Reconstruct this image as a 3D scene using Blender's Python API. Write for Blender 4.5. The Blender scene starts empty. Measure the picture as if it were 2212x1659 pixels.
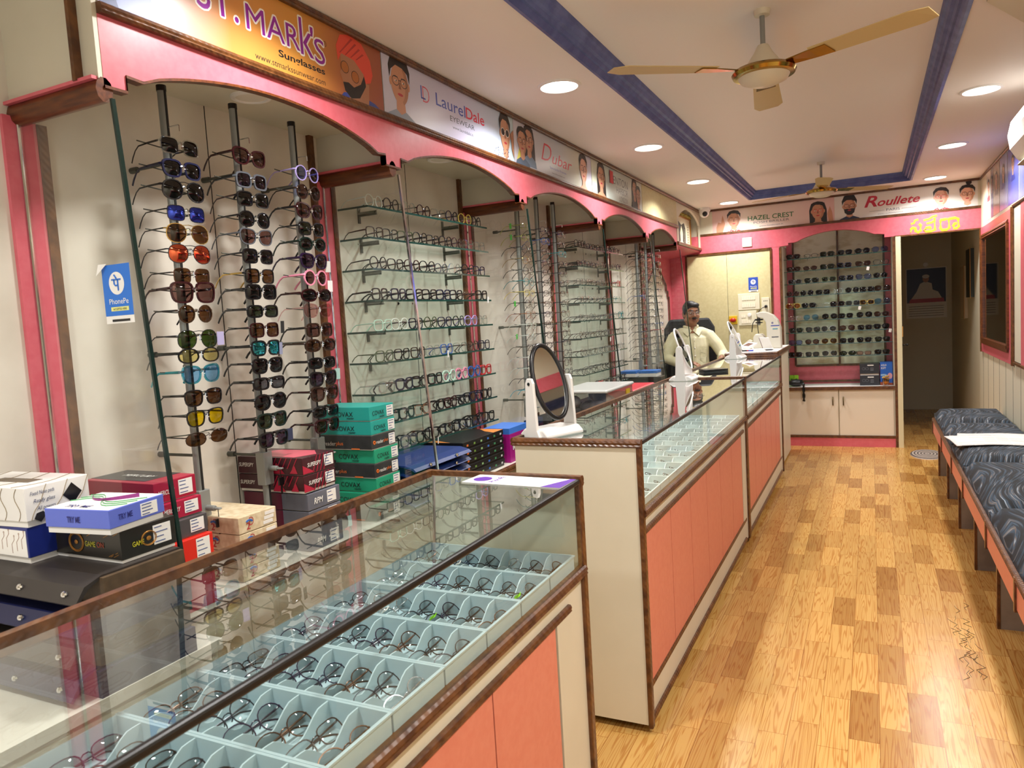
import bpy, math, random
from mathutils import Vector, Matrix, Quaternion
random.seed(7)
PI = math.pi
S = bpy.context.scene
COL = S.collection

# ------------------------------------------------------------------ camera
def make_camera():
    P, Y, Rl = math.radians(4.793), math.radians(26.18), math.radians(-3.475)
    cy, sy, cp, sp = math.cos(Y), math.sin(Y), math.cos(P), math.sin(P)
    f = Vector((-sy*cp, cy*cp, -sp)); r = Vector((cy, sy, 0)); u = r.cross(f)
    r2 = r*math.cos(Rl)+u*math.sin(Rl); u2 = -r*math.sin(Rl)+u*math.cos(Rl)
    cd = bpy.data.cameras.new('camera'); cam = bpy.data.objects.new('camera', cd); COL.objects.link(cam)
    m = Matrix((r2, u2, -f)).transposed().to_4x4(); m.translation = (0, 0, 1.45)
    cam.matrix_world = m
    cd.sensor_width = 36; cd.lens = 1592.0/2212*36; cd.clip_start = .02
    cd.dof.use_dof = True; cd.dof.focus_distance = 2.9; cd.dof.aperture_fstop = 9.0
    S.camera = cam
make_camera()

# ------------------------------------------------------------------ world, exposure
W = bpy.data.worlds.new('daylight'); S.world = W; W.use_nodes = True
W.node_tree.nodes['Background'].inputs[0].default_value = (.86, .93, 1, 1)
W.node_tree.nodes['Background'].inputs[1].default_value = 1.5
S.view_settings.view_transform = 'Standard'; S.view_settings.look = 'None'
S.view_settings.exposure = 0.18; S.view_settings.gamma = 1.0; S.view_settings.use_curve_mapping = False
LAMP_W = 15.0                                  # watts of every ceiling downlight
S.cycles.max_bounces = 7; S.cycles.diffuse_bounces = 5; S.cycles.glossy_bounces = 4
S.cycles.transmission_bounces = 2; S.cycles.transparent_max_bounces = 40
S.cycles.caustics_reflective = False; S.cycles.caustics_refractive = False
S.cycles.sample_clamp_indirect = 4.0; S.cycles.use_denoising = True

# ------------------------------------------------------------------ helpers
def lin(c):
    return c/12.92 if c <= .04045 else ((c+.055)/1.055)**2.4
def hx(h):
    h = h.lstrip('#'); return tuple(lin(int(h[i:i+2], 16)/255) for i in (0, 2, 4))+(1,)

class MB:
    """collects geometry, built as ONE mesh object"""
    def __init__(s): s.v = []; s.f = []; s.mi = []; s.cur = 0
    def add(s, vs, fs):
        o = len(s.v); s.v += [tuple(v) for v in vs]
        for f in fs: s.f.append([i+o for i in f]); s.mi.append(s.cur)
        return s
    def box(s, x0, x1, y0, y1, z0, z1):
        return s.add([(x0,y0,z0),(x1,y0,z0),(x1,y1,z0),(x0,y1,z0),(x0,y0,z1),(x1,y0,z1),(x1,y1,z1),(x0,y1,z1)],
            [(0,3,2,1),(4,5,6,7),(0,1,5,4),(1,2,6,5),(2,3,7,6),(3,0,4,7)])
    def poly(s, pts): return s.add(pts, [list(range(len(pts)))])
    def prism(s, pts, axis, a, b):
        """polygon of 2-D points extruded along axis from a to b"""
        def p(q, t):
            return (t, q[0], q[1]) if axis == 0 else (q[0], t, q[1]) if axis == 1 else (q[0], q[1], t)
        n = len(pts); vs = [p(q, a) for q in pts]+[p(q, b) for q in pts]
        fs = [list(range(n-1, -1, -1)), list(range(n, 2*n))]+[(i, (i+1) % n, n+(i+1) % n, n+i) for i in range(n)]
        return s.add(vs, fs)
    def tube(s, path, r, n=6, closed=False, flat=1.0, up=None):
        path = [Vector(p) for p in path]; k = len(path); vs = []; fs = []
        rr = r if isinstance(r, (list, tuple)) else [r]*k
        prev = None
        for i, p in enumerate(path):
            if closed: t = path[(i+1) % k]-path[i-1]
            else: t = path[min(i+1, k-1)]-path[max(i-1, 0)]
            t = t.normalized() if t.length > 1e-9 else Vector((0, 0, 1))
            ref = Vector(up) if up else (prev if prev else (Vector((0, 0, 1)) if abs(t.z) < .9 else Vector((1, 0, 0))))
            a = ref-t*ref.dot(t)
            if a.length < 1e-6: a = t.orthogonal()
            a.normalize(); b = t.cross(a); prev = a
            for j in range(n):
                w = 2*PI*(j+.5)/n
                vs.append(p+a*(math.cos(w)*rr[i])+b*(math.sin(w)*rr[i]*flat))
        m = k if closed else k-1
        for i in range(m):
            for j in range(n):
                a0 = i*n; b0 = ((i+1) % k)*n
                fs.append((a0+j, a0+(j+1) % n, b0+(j+1) % n, b0+j))
        if not closed: fs += [list(range(n-1, -1, -1)), list(range((k-1)*n, k*n))]
        return s.add(vs, fs)
    def lathe(s, prof, c=(0, 0, 0), n=20, caps=True):
        """profile of (radius, z) turned about z through c"""
        vs = []; fs = []
        for r, z in prof:
            for j in range(n):
                w = 2*PI*j/n; vs.append((c[0]+r*math.cos(w), c[1]+r*math.sin(w), c[2]+z))
        for i in range(len(prof)-1):
            for j in range(n): fs.append((i*n+j, i*n+(j+1) % n, (i+1)*n+(j+1) % n, (i+1)*n+j))
        if caps and prof[0][0] > 1e-3: fs.append(list(range(n-1, -1, -1)))
        if caps and prof[-1][0] > 1e-3: fs.append([(len(prof)-1)*n+j for j in range(n)])
        return s.add(vs, fs)
    def ball(s, c, rx, ry, rz, n=12, m=8):
        vs = [(c[0], c[1], c[2]-rz)]; fs = []
        for i in range(1, m):
            t = -PI/2+PI*i/m
            for j in range(n):
                w = 2*PI*j/n
                vs.append((c[0]+rx*math.cos(t)*math.cos(w), c[1]+ry*math.cos(t)*math.sin(w), c[2]+rz*math.sin(t)))
        vs.append((c[0], c[1], c[2]+rz)); L = len(vs)-1
        for j in range(n):
            fs.append((0, 1+(j+1) % n, 1+j)); fs.append((L, L-n+j, L-n+(j+1) % n))
        for i in range(m-2):
            for j in range(n):
                a = 1+i*n; b = a+n; fs.append((a+j, a+(j+1) % n, b+(j+1) % n, b+j))
        return s.add(vs, fs)
    def build(s, name, mats, parent=None, smooth=False, local=False, bevel=0, edge=None):
        me = bpy.data.meshes.new(name)
        off = Vector((0, 0, 0))
        if parent is not None and not local: off = wpos(parent)
        me.from_pydata([Vector(v)-off for v in s.v], [], s.f)
        for m in (mats if isinstance(mats, (list, tuple)) else [mats]): me.materials.append(m)
        me.polygons.foreach_set('material_index', s.mi)
        if smooth: me.polygons.foreach_set('use_smooth', [True]*len(me.polygons))
        me.update()
        if smooth and edge: me.set_sharp_from_angle(angle=math.radians(edge))
        o = bpy.data.objects.new(name, me); COL.objects.link(o)
        if parent is not None: o.parent = parent
        if bevel:
            b = o.modifiers.new('bevel', 'BEVEL'); b.width = bevel; b.segments = 2; b.limit_method = 'ANGLE'
        return o

def wpos(o):
    p = Vector(o.location)
    while o.parent is not None: o = o.parent; p = p+Vector(o.location)
    return p
def tag(o, label=None, cat=None, group=None, kind=None):
    if label: o['label'] = label
    if cat: o['category'] = cat
    if group: o['group'] = group
    if kind: o['kind'] = kind
    return o
def thing(name, label, cat, loc=(0, 0, 0), rotz=0, group=None):
    o = bpy.data.objects.new(name, None); COL.objects.link(o); o.empty_display_size = .05
    o.location = loc; o.rotation_euler = (0, 0, rotz)
    return tag(o, label, cat, group)
def struct(o): o['kind'] = 'structure'; return o
def box(name, m, b, parent=None, **k): return MB().box(*b).build(name, m, parent, **k)
def one(o, label, cat, group=None): return tag(o, label, cat, group)

_txt = {}
def text(parent, name, s, o, u, v, w, h, m, bold=0.0, shear=0.0, lift=.0012, local=True):
    """lettering fitted to a w x h box, lower-left corner o, along u and v; a flat mesh just in front of its surface"""
    key = (s, bold, shear)
    if key not in _txt:
        c = bpy.data.curves.new('t', 'FONT'); c.body = s; c.size = 1; c.offset = bold; c.shear = shear; c.resolution_u = 3
        t = bpy.data.objects.new('t', c); COL.objects.link(t)
        dg = bpy.context.evaluated_depsgraph_get(); dg.update()
        me = bpy.data.meshes.new_from_object(t.evaluated_get(dg))
        _txt[key] = ([tuple(q.co) for q in me.vertices], [list(p.vertices) for p in me.polygons])
        bpy.data.objects.remove(t); bpy.data.curves.remove(c); bpy.data.meshes.remove(me)
    vs, fs = _txt[key]
    if not vs: return None
    x0 = min(q[0] for q in vs); x1 = max(q[0] for q in vs); y0 = min(q[1] for q in vs); y1 = max(q[1] for q in vs)
    o = Vector(o); u = Vector(u); v = Vector(v); n = u.cross(v)
    mb = MB(); mb.add([o+n*lift+u*((q[0]-x0)/(x1-x0)*w)+v*((q[1]-y0)/(y1-y0)*h) for q in vs], fs)
    return mb.build(name, m, parent, local=local)

# ------------------------------------------------------------------ materials
_m = {}
def pm(name, col, rough=.5, metal=0, spec=.5, coat=0, emit=None, es=0):
    if name in _m: return _m[name]
    m = bpy.data.materials.new(name); m.use_nodes = True; b = m.node_tree.nodes['Principled BSDF']
    b.inputs['Base Color'].default_value = hx(col) if isinstance(col, str) else col
    b.inputs['Roughness'].default_value = rough; b.inputs['Metallic'].default_value = metal
    b.inputs['Specular IOR Level'].default_value = spec; b.inputs['Coat Weight'].default_value = coat
    if emit: b.inputs['Emission Color'].default_value = hx(emit); b.inputs['Emission Strength'].default_value = es
    _m[name] = m; return m
def nodes(m): return m.node_tree.nodes, m.node_tree.links, m.node_tree.nodes['Principled BSDF']
def noisy(name, c1, c2, scale=6, rough=.5, detail=3, stretch=(1, 1, 1), lo=.35, hi=.65, spec=.5, bump=0):
    """two-tone procedural mottling in object coordinates"""
    if name in _m: return _m[name]
    m = pm(name, c1, rough, spec=spec); N, L, b = nodes(m)
    tc = N.new('ShaderNodeTexCoord'); mp = N.new('ShaderNodeMapping'); mp.inputs['Scale'].default_value = stretch
    nz = N.new('ShaderNodeTexNoise'); nz.inputs['Scale'].default_value = scale; nz.inputs['Detail'].default_value = detail
    cr = N.new('ShaderNodeValToRGB'); cr.color_ramp.elements[0].color = hx(c1); cr.color_ramp.elements[1].color = hx(c2)
    cr.color_ramp.elements[0].position = lo; cr.color_ramp.elements[1].position = hi
    L.new(tc.outputs['Object'], mp.inputs[0]); L.new(mp.outputs[0], nz.inputs['Vector'])
    L.new(nz.outputs['Fac'], cr.inputs[0]); L.new(cr.outputs[0], b.inputs['Base Color'])
    if bump:
        bp = N.new('ShaderNodeBump'); bp.inputs['Strength'].default_value = bump; bp.inputs['Distance'].default_value = .002
        L.new(nz.outputs['Fac'], bp.inputs['Height']); L.new(bp.outputs[0], b.inputs['Normal'])
    return m
def clear(name, tint, refl=(1, 1, 1, 1), ior=1.5, extra=0.0, rough=0.0, both=1.75):
    """thin glass: Fresnel mix of a tinted see-through sheet and a reflection"""
    if name in _m: return _m[name]
    m = bpy.data.materials.new(name); m.use_nodes = True; N = m.node_tree.nodes; L = m.node_tree.links; N.clear()
    out = N.new('ShaderNodeOutputMaterial'); mx = N.new('ShaderNodeMixShader'); fr = N.new('ShaderNodeFresnel')
    fr.inputs['IOR'].default_value = ior
    tr = N.new('ShaderNodeBsdfTransparent'); gl = N.new('ShaderNodeBsdfGlossy')
    tr.inputs[0].default_value = hx(tint) if isinstance(tint, str) else tint
    gl.inputs['Color'].default_value = hx(refl) if isinstance(refl, str) else refl; gl.inputs['Roughness'].default_value = rough
    # the node gives no reflection on a back face, so the front face carries both surfaces of the sheet
    md = N.new('ShaderNodeMath'); md.operation = 'MULTIPLY_ADD'; md.use_clamp = True
    md.inputs[1].default_value = both; md.inputs[2].default_value = extra
    geo = N.new('ShaderNodeNewGeometry'); iv = N.new('ShaderNodeMath'); iv.operation = 'MULTIPLY_ADD'
    iv.inputs[1].default_value = 1.00002-ior; iv.inputs[2].default_value = ior
    L.new(geo.outputs['Backfacing'], iv.inputs[0]); L.new(iv.outputs[0], fr.inputs['IOR'])
    L.new(fr.outputs[0], md.inputs[0]); L.new(md.outputs[0], mx.inputs[0])
    L.new(tr.outputs[0], mx.inputs[1]); L.new(gl.outputs[0], mx.inputs[2]); L.new(mx.outputs[0], out.inputs[0])
    _m[name] = m; return m

def wood_trim():
    """varnished moulding: streaky brown with a carved rope pattern of dark notches"""
    m = noisy('wood_trim', '#47260f', '#6b4220', 30, .32, 4, (1, 1, 1))
    N, L, b = nodes(m)
    tc = N.new('ShaderNodeTexCoord'); wv = N.new('ShaderNodeTexWave'); wv.wave_type = 'BANDS'; wv.bands_direction = 'DIAGONAL'
    wv.inputs['Scale'].default_value = 30; wv.inputs['Distortion'].default_value = .6
    bp = N.new('ShaderNodeBump'); bp.inputs['Strength'].default_value = .25; bp.inputs['Distance'].default_value = .002
    L.new(tc.outputs['Object'], wv.inputs['Vector']); L.new(wv.outputs['Fac'], bp.inputs['Height']); L.new(bp.outputs[0], b.inputs['Normal'])
    return m

def floor_mat():
    m = pm('vinyl_plank', '#c8924a', .24, spec=.5); N, L, b = nodes(m)
    tc = N.new('ShaderNodeTexCoord'); sx = N.new('ShaderNodeSeparateXYZ'); L.new(tc.outputs['Object'], sx.inputs[0])
    def mth(op, a, bb=None, c=None):
        n = N.new('ShaderNodeMath'); n.operation = op
        for i, v in enumerate((a, bb, c)):
            if v is None: continue
            if isinstance(v, (int, float)): n.inputs[i].default_value = v
            else: L.new(v, n.inputs[i])
        return n.outputs[0]
    xs = mth('DIVIDE', sx.outputs[0], .094); col = mth('FLOOR', xs)
    wn = N.new('ShaderNodeTexWhiteNoise'); wn.noise_dimensions = '1D'; L.new(col, wn.inputs['W'])
    ys = mth('DIVIDE', mth('ADD', sx.outputs[1], mth('MULTIPLY', wn.outputs['Value'], 3.0)), .34); row = mth('FLOOR', ys)
    cb = N.new('ShaderNodeCombineXYZ'); L.new(col, cb.inputs[0]); L.new(row, cb.inputs[1])
    w2 = N.new('ShaderNodeTexWhiteNoise'); w2.noise_dimensions = '2D'; L.new(cb.outputs[0], w2.inputs['Vector'])
    cr = N.new('ShaderNodeValToRGB'); e = cr.color_ramp.elements
    e[0].color = hx('#9f7036'); e[1].color = hx('#cda05a'); e[0].position = 0; e[1].position = 1
    for p, c in ((.3, '#bd9150'), (.65, '#c79c58')):
        q = e.new(p); q.color = hx(c)
    L.new(w2.outputs['Value'], cr.inputs[0])
    # grain: rings stretched along the plank, shifted per plank
    ofs = N.new('ShaderNodeCombineXYZ'); L.new(mth('MULTIPLY_ADD', w2.outputs['Value'], 9.0, mth('MULTIPLY', xs, 1.9)), ofs.inputs[0])
    L.new(mth('MULTIPLY', ys, .30), ofs.inputs[1]); L.new(mth('MULTIPLY', w2.outputs['Value'], 30), ofs.inputs[2])
    nz = N.new('ShaderNodeTexNoise'); nz.inputs['Scale'].default_value = 1.7; nz.inputs['Detail'].default_value = 1.5; nz.inputs['Distortion'].default_value = .3
    L.new(ofs.outputs[0], nz.inputs['Vector'])
    rg = mth('SINE', mth('MULTIPLY', nz.outputs['Fac'], 70.0)); rg2 = mth('MULTIPLY_ADD', rg, .5, .5)
    mx = N.new('ShaderNodeMix'); mx.data_type = 'RGBA'; mx.blend_type = 'MULTIPLY'
    mx.inputs[0].default_value = 1
    gr = N.new('ShaderNodeValToRGB'); gr.color_ramp.elements[0].color = hx('#e4ccb4'); gr.color_ramp.elements[1].color = (1, 1, 1, 1)
    gr.color_ramp.elements[0].position = 0; gr.color_ramp.elements[1].position = .42
    L.new(rg2, gr.inputs[0]); L.new(cr.outputs[0], mx.inputs[6]); L.new(gr.outputs[0], mx.inputs[7])
    # thin dark joints between planks
    fx_ = mth('FRACT', xs); fy_ = mth('FRACT', ys)
    jx = mth('LESS_THAN', fx_, .022); jy = mth('LESS_THAN', fy_, .006); jt = mth('MAXIMUM', jx, jy)
    m2 = N.new('ShaderNodeMix'); m2.data_type = 'RGBA'; m2.blend_type = 'MULTIPLY'; m2.inputs[7].default_value = hx('#c8ab8c')
    L.new(jt, m2.inputs[0]); L.new(mx.outputs[2], m2.inputs[6]); L.new(m2.outputs[2], b.inputs['Base Color'])
    n3 = N.new('ShaderNodeTexNoise'); n3.inputs['Scale'].default_value = 9; n3.inputs['Detail'].default_value = 3
    L.new(tc.outputs['Object'], n3.inputs['Vector'])
    bp = N.new('ShaderNodeBump'); bp.inputs['Strength'].default_value = .16; bp.inputs['Distance'].default_value = .01
    L.new(n3.outputs['Fac'], bp.inputs['Height']); L.new(bp.outputs[0], b.inputs['Normal'])
    return m

M = dict(
    floor=floor_mat(), ceil=pm('ceiling_paint', '#efe9e2', .5), cream=noisy('cream_laminate', '#ccc6b1', '#d4ceba', 3, .38, 4),
    panel=noisy('warm_lit_cream_laminate', '#c9be8e', '#d0c698', 40, .42, 2), marble=noisy('marbled_laminate', '#cdc4b6', '#e2dcd0', 3, .4, 6, (1, 1, 1), .3, .65),  # panel: cream laminate, warm yellow of the back lamplight put into its colour
    wall=pm('cream_wall', '#d0c9b2', .5), pink=noisy('pink_laminate', '#cf606d', '#d36874', 40, .33, 2), coral=noisy('coral_laminate', '#d27a66', '#d6816c', 50, .4, 2),
    wood=wood_trim(), beam=noisy('polished_wood', '#4a2210', '#6f3c1c', 6, .3, 4, (2, 14, 14)),
    blue=noisy('blue_cove', '#3d4a86', '#56639e', 14, .45, 3, (1, 1, 1)), white=pm('white_plastic', '#eceae6', .35), dark=pm('dark_gap', '#14110f', .7),
    chrome=pm('chrome', '#d8d8d8', .12, 1), steel=pm('brushed_pole', '#8a8c88', .35, .25), grey=pm('grey_metal', '#55574f', .45, .4),
    black=pm('black_plastic', '#0c0c0e', .3), tape=pm('black_tape', '#0d0b0b', .38),
    glass=clear('counter_glass', (.95, .978, .972, 1)), fglass=clear('front_glass', (.95, .98, .965, 1), both=.9), pane=clear('partition_glass', (.97, .985, .975, 1)),
    shelfglass=clear('shelf_glass', (.90, .965, .94, 1)), gedge=pm('glass_edge', '#123f38', .12), dedge=pm('dark_glass_edge', '#0e2622', .15),
    mirror=pm('mirror', '#e8eae8', .02, 1), dimmirror=pm('dim_mirror', '#b9bdb6', .03, 1), tray=pm('pale_blue_tray', '#b4c6cc', .35), wtray=pm('white_tray', '#dfe7e6', .35),
    paper=pm('white_paper', '#e9e7e2', .6), ink=pm('black_ink', '#17161a', .5), red=pm('red_ink', '#c4202e', .4), lampon=None)
# ------------------------------------------------------------------ setting: floor, ceiling, walls
WX, FX, RX, BY, CZ = -1.97, -1.62, .915, 8.05, 2.5      # back wall of the bays, fascia face, right wall, back wall, ceiling
DIV = [1.21, 2.385, 3.55, 4.76, 5.93, 6.97]             # partitions between the display bays
FY = -1.6                                                # shop front behind the camera
struct(box('floor', M['floor'], (-2.3, 1.2, FY, 11.0, -.05, 0)))
cx0, cx1, cy0, cy1 = -1.04, .334, -1.0, 7.566            # outer edge of the blue cove
cm = MB()
cm.box(-2.3, cx0, FY, BY+.4, CZ, CZ+.05); cm.box(cx1, 1.2, FY, BY+.4, CZ, CZ+.05)
cm.box(cx0, cx1, cy1, BY+.4, CZ, CZ+.05); cm.box(cx0, cx1, FY, cy0, CZ, CZ+.05); cm.box(cx0-.02, cx1+.02, cy0-.02, cy1+.02, 2.56, 2.6)
struct(cm.build('ceiling', M['ceil']))
# stepped blue moulding round the recessed tray
def cove():
    prof = [(-.012, 0), (-.012, -.012), (.004, -.016), (.012, -.008), (.02, .004), (.03, .004), (.036, .018), (.05, .022), (.056, .036), (.066, .042), (.07, .06), (.0, .06)]
    ring = lambda d: [(cx0+d, cy0+d), (cx1-d, cy0+d), (cx1-d, cy1-d), (cx0+d, cy1-d)]
    mb = MB(); vs = []; fs = []
    for d, z in prof: vs += [(x, y, CZ+z) for x, y in ring(d)]
    for i in range(len(prof)-1):
        for j in range(4): fs.append((i*4+j, i*4+(j+1) % 4, (i+1)*4+(j+1) % 4, (i+1)*4+j))
    struct(mb.add(vs, fs).build('trim_1', M['blue']))
cove()
struct(box('wall_left', M['marble'], (WX-.08, WX, FY, BY+.1, 0, CZ)))
wr = MB().box(RX, RX+.08, FY, 11.0, 0, CZ); wr.cur = 1
y = 7.95
while y > FY:                                            # upright seams of the panelling
    wr.box(RX-.0015, RX+.01, y-.0015, y+.0015, .05, 2.05); y -= .315
struct(wr.build('wall_right', [M['wall'], M['grey']]))
# back wall: pink header, wooden rails, cream panel, openings for the cabinet recess and the doorway
struct(box('wall_recess', M['cream'], (-.9, .26, 8.435, 8.5, 0, CZ)))      # behind the cabinet
struct(box('wall_back', M['cream'], (WX, -.825, BY, BY+.06, 0, CZ))); struct(box('wall_header', M['cream'], (-.825, RX, BY, BY+.06, 2.237, CZ)))
# room behind the doorway
struct(box('wall_corridor_back', M['wall'], (-.6, 1.0, 10.86, 10.94, 0, CZ)))
struct(box('wall_corridor_left', M['wall'], (.2, .26, 8.5, 10.86, 0, CZ)))
struct(box('ceiling_corridor', M['ceil'], (-.3, 1.2, BY+.4, 11.0, CZ, CZ+.05)))
fw = MB().box(-2.3, 1.2, FY-.08, FY, 2.15, CZ); fw.box(-2.3, -1.2, FY-.08, FY, 0, 2.15); fw.box(.6, 1.2, FY-.08, FY, 0, 2.15)
struct(fw.build('wall_front', M['cream']))
# dropped beam over the right wall near the front
struct(MB().prism([(.385, 3.2), (.42, 2.9), (.75, 2.9), (.75, 3.95)], 2, 2.475, CZ).build('trim_2', M['wall']))

def rail(name, m, p0, p1, w, h, parent=None, axis='y'):
    """moulding of rounded section between two points"""
    p0 = Vector(p0); p1 = Vector(p1); d = (p1-p0).normalized()
    up = Vector((0, 0, 1)) if abs(d.z) < .9 else Vector((0, 1, 0)); s_ = d.cross(up)
    prof = [(-w/2, -h/2), (w*.25, -h/2), (w/2, -h*.3), (w*.38, -h*.12), (w/2, h*.1), (w*.4, h*.34), (w*.2, h/2), (-w/2, h/2)]
    mb = MB(); n = len(prof); vs = [p0+s_*a+up*b for a, b in prof]+[p1+s_*a+up*b for a, b in prof]
    mb.add(vs, [list(range(n)), list(range(2*n-1, n-1, -1))]+[(i, n+i, n+(i+1) % n, (i+1) % n) for i in range(n)])
    return mb.build(name, m, parent)

# ------------------------------------------------------------------ ceiling lamps
lamp_on = pm('lamp_diffuser', '#ffffff', .5, emit='#fff7ec', es=9.0); lamp_rim = M['white']; lamp_off = pm('unlit_diffuser', '#e4ddd0', .5)
def downlight(x, y, label, z=CZ, r=.085, on=True, group='round ceiling downlights'):
    t = thing('ceiling_light', label, 'light', (x, y, z), 0, group)
    MB().lathe([(r+.014, 0), (r+.012, -.006), (r, -.008), (r-.002, -.003)], n=28).build('rim', lamp_rim, t, local=True, smooth=True, edge=40)
    MB().lathe([(r, -.003), (r*.6, -.005), (0.0001, -.006)], n=28).build('diffuser', lamp_on if on else lamp_off, t, local=True)
    if on:
        ld = bpy.data.lights.new('downlight', 'AREA'); ld.shape = 'DISK'; ld.size = 2*r; ld.energy = LAMP_W; ld.color = (1, .985, .96); ld.spread = math.radians(146)
        lo = bpy.data.objects.new('downlight', ld); COL.objects.link(lo); lo.parent = t; lo.location = (0, 0, -.012)
for i, y in enumerate((.1, 1.65, 3.21, 4.70, 6.2, 7.65)):
    w = ['', '', 'nearest lit ceiling light above the left banners, biggest in view', 'second lit ceiling light along the left side, over the fourth banner', 'third lit ceiling light along the left side, beside the blue cove', 'farthest lit ceiling light on the left, close to the security camera'][i] or 'lit round ceiling light in the left row behind the viewer'
    downlight(-1.25, y, w)
for i, y in enumerate((.1, 1.65, 2.6, 4.62, 6.14, 7.67)):
    w = ['', '', '', 'nearest lit ceiling light on the right side, above the bench', 'middle lit ceiling light on the right side, between nearest and farthest', 'farthest lit ceiling light on the right, above the doorway banner'][i] or 'lit round ceiling light in the right row behind the viewer'
    downlight(.53, y, w)

# ------------------------------------------------------------------ fascia, bay ceilings, partitions
fas = thing('arched_fascia', 'long pink fascia of scalloped arches above the wall display bays', 'fascia', (FX, 4.0, 2.06))
for i in range(5):
    y0, y1 = DIV[i], DIV[i+1]; n = 22
    a, b = y0+.055 if i else y0+.06, y1-.045
    pts = [(y0, 2.235), (y0, 2.062), (a, 2.062), (a, 2.1), (a+.045, 2.097)]
    rise = .08 if i < 4 else .075
    for k in range(n+1):
        t = k/n; yy = a+.05+(b-a-.1)*t
        pts.append((yy, 2.098+rise*math.sin(PI*t)**.75))
    pts += [(b-.045, 2.097), (b, 2.1), (b, 2.062), (y1, 2.062), (y1, 2.235)]
    ap = MB(); ap.prism(pts, 0, FX-.02, FX); ap.build('arch_panel', M['pink'], fas)
    # wooden lip under the arch
    lip = MB(); path = pts[1:-1]; lip_pts = [(FX-.01, p[0], p[1]-.003) for p in path]
    vs = []; fs = []
    for k, p in enumerate(lip_pts):
        vs += [(FX-.022, p[1], p[2]), (FX+.004, p[1], p[2]), (FX+.004, p[1], p[2]+.007), (FX-.022, p[1], p[2]+.007)]
    for k in range(len(lip_pts)-1):
        for j in range(4): fs.append((4*k+j, 4*k+(j+1) % 4, 4*k+4+(j+1) % 4, 4*k+4+j))
    lip.add(vs, fs).build('wooden_lip', M['beam'], fas)
rail('lower_moulding', M['wood'], (FX+.008, DIV[0], 2.243), (FX+.008, 6.99, 2.243), .022, .026, fas)
rail('upper_moulding', M['wood'], (FX+.008, DIV[0], 2.488), (FX+.008, BY-.03, 2.488), .022, .024, fas)
bk = MB().box(FX-.02, FX-.002, DIV[0], 6.99, 2.235, CZ); bk.build('banner_backing', M['cream'], fas)
# cream panels past the last banner, and the side of the fascia box near the viewer
cp = MB().box(FX-.02, FX+.002, 5.83, 6.4, 2.255, 2.478); cp.box(FX-.02, FX+.002, 6.405, 6.985, 2.255, 2.478)
cp.build('cream_panel', M['panel'], fas)
side = MB().box(WX-.0, FX-.001, DIV[0]-.012, DIV[0], 2.08, CZ); side.build('side_panel', M['cream'], fas)
rail('side_moulding', M['wood'], (-1.682, DIV[0]-.018, 2.08), (-1.682, DIV[0]-.018, CZ), .016, .03, fas)
bc = MB()
for i in range(5): bc.box(WX, FX-.02, DIV[i]+.004, DIV[i+1]-.004, 2.222, 2.25)
struct(bc.build('ceiling_bays', M['cream']))
for i in range(5):
    downlight(FX-.16, (DIV[i]+DIV[i+1])/2+.05, 'unlit round light set into the ceiling of the %s arched bay' % ['first', 'second', 'third', 'fourth', 'fifth'][i], 2.222, .05, False, 'unlit bay lights')
ORD = ['first', 'second', 'third', 'fourth', 'fifth', 'sixth', 'seventh', 'eighth', 'ninth', 'tenth', 'eleventh', 'twelfth', 'thirteenth', 'fourteenth', 'fifteenth', 'sixteenth', 'seventeenth']
PART_L = ['glass partition with dark slanting edge and blue sticker, nearest the viewer', 'slanting glass partition between sunglass poles and the nearest glass shelves',
  'slanting glass partition just behind the black-rimmed table mirror', 'slanting glass partition before the farther set of glass shelves', 'slanting glass partition between the far shelves and the last poles', 'last slanting glass partition beside the seated man']
for i, y in enumerate(DIV):
    t = thing('glass_partition', PART_L[i], 'partition', (WX, y, .78), 0, 'slanting glass partitions')
    MB().prism([(WX, 2.03), (FX+.02, 2.03), (-1.51, .80), (WX, .80)], 1, y-.004, y+.004).build('pane', M['pane'], t)
    e = MB().prism([(FX+.02, 2.03), (FX+.027, 2.03), (-1.503, .80), (-1.51, .80)], 1, y-.005, y+.005)
    e.build('front_edge', M['dedge'] if i in (0,) else M['chrome'] if i == 1 else M['dedge'], t)
    bm_ = MB(); bm_.tube([(WX, y, 2.055), (FX, y, 2.055)], .03, 10, flat=.75, up=(0, 0, 1)); bm_.build('top_beam', M['beam'], t, smooth=True, edge=50)
    MB().box(WX, FX-.004, y-.028, y+.028, 2.076, 2.084).build('beam_cap', M['pink'], t)
    if i: MB().box(WX, FX-.021, y-.008, y+.008, 2.084, 2.222).build('upper_panel', M['cream'], t)
    p = MB().box(WX, WX+.012, y-.042, y+.042, .735, 2.05); p.build('pilaster', M['pink'], t)
    if i: MB().box(WX, WX+.016, y-.068, y-.042, .735, 2.222).build('pilaster_moulding', M['wood'], t)
    MB().box(WX, WX+.016, y+.042, y+.068, .735, 2.04).build('pilaster_moulding', M['wood'], t)
    MB().tube([(WX+.016, y-.006, .737), (WX+.016, y-.006, 2.03)], .004, 6).build('chrome_channel', M['chrome'], t)
# black seams of the laminate on the bay walls
sm = MB()
for i in range(5):
    ym = (DIV[i]+DIV[i+1])/2+.03; sm.box(WX, WX+.001, ym-.0015, ym+.0015, .78, 2.222)
struct(sm.build('trim_3', M['dark']))
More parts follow.
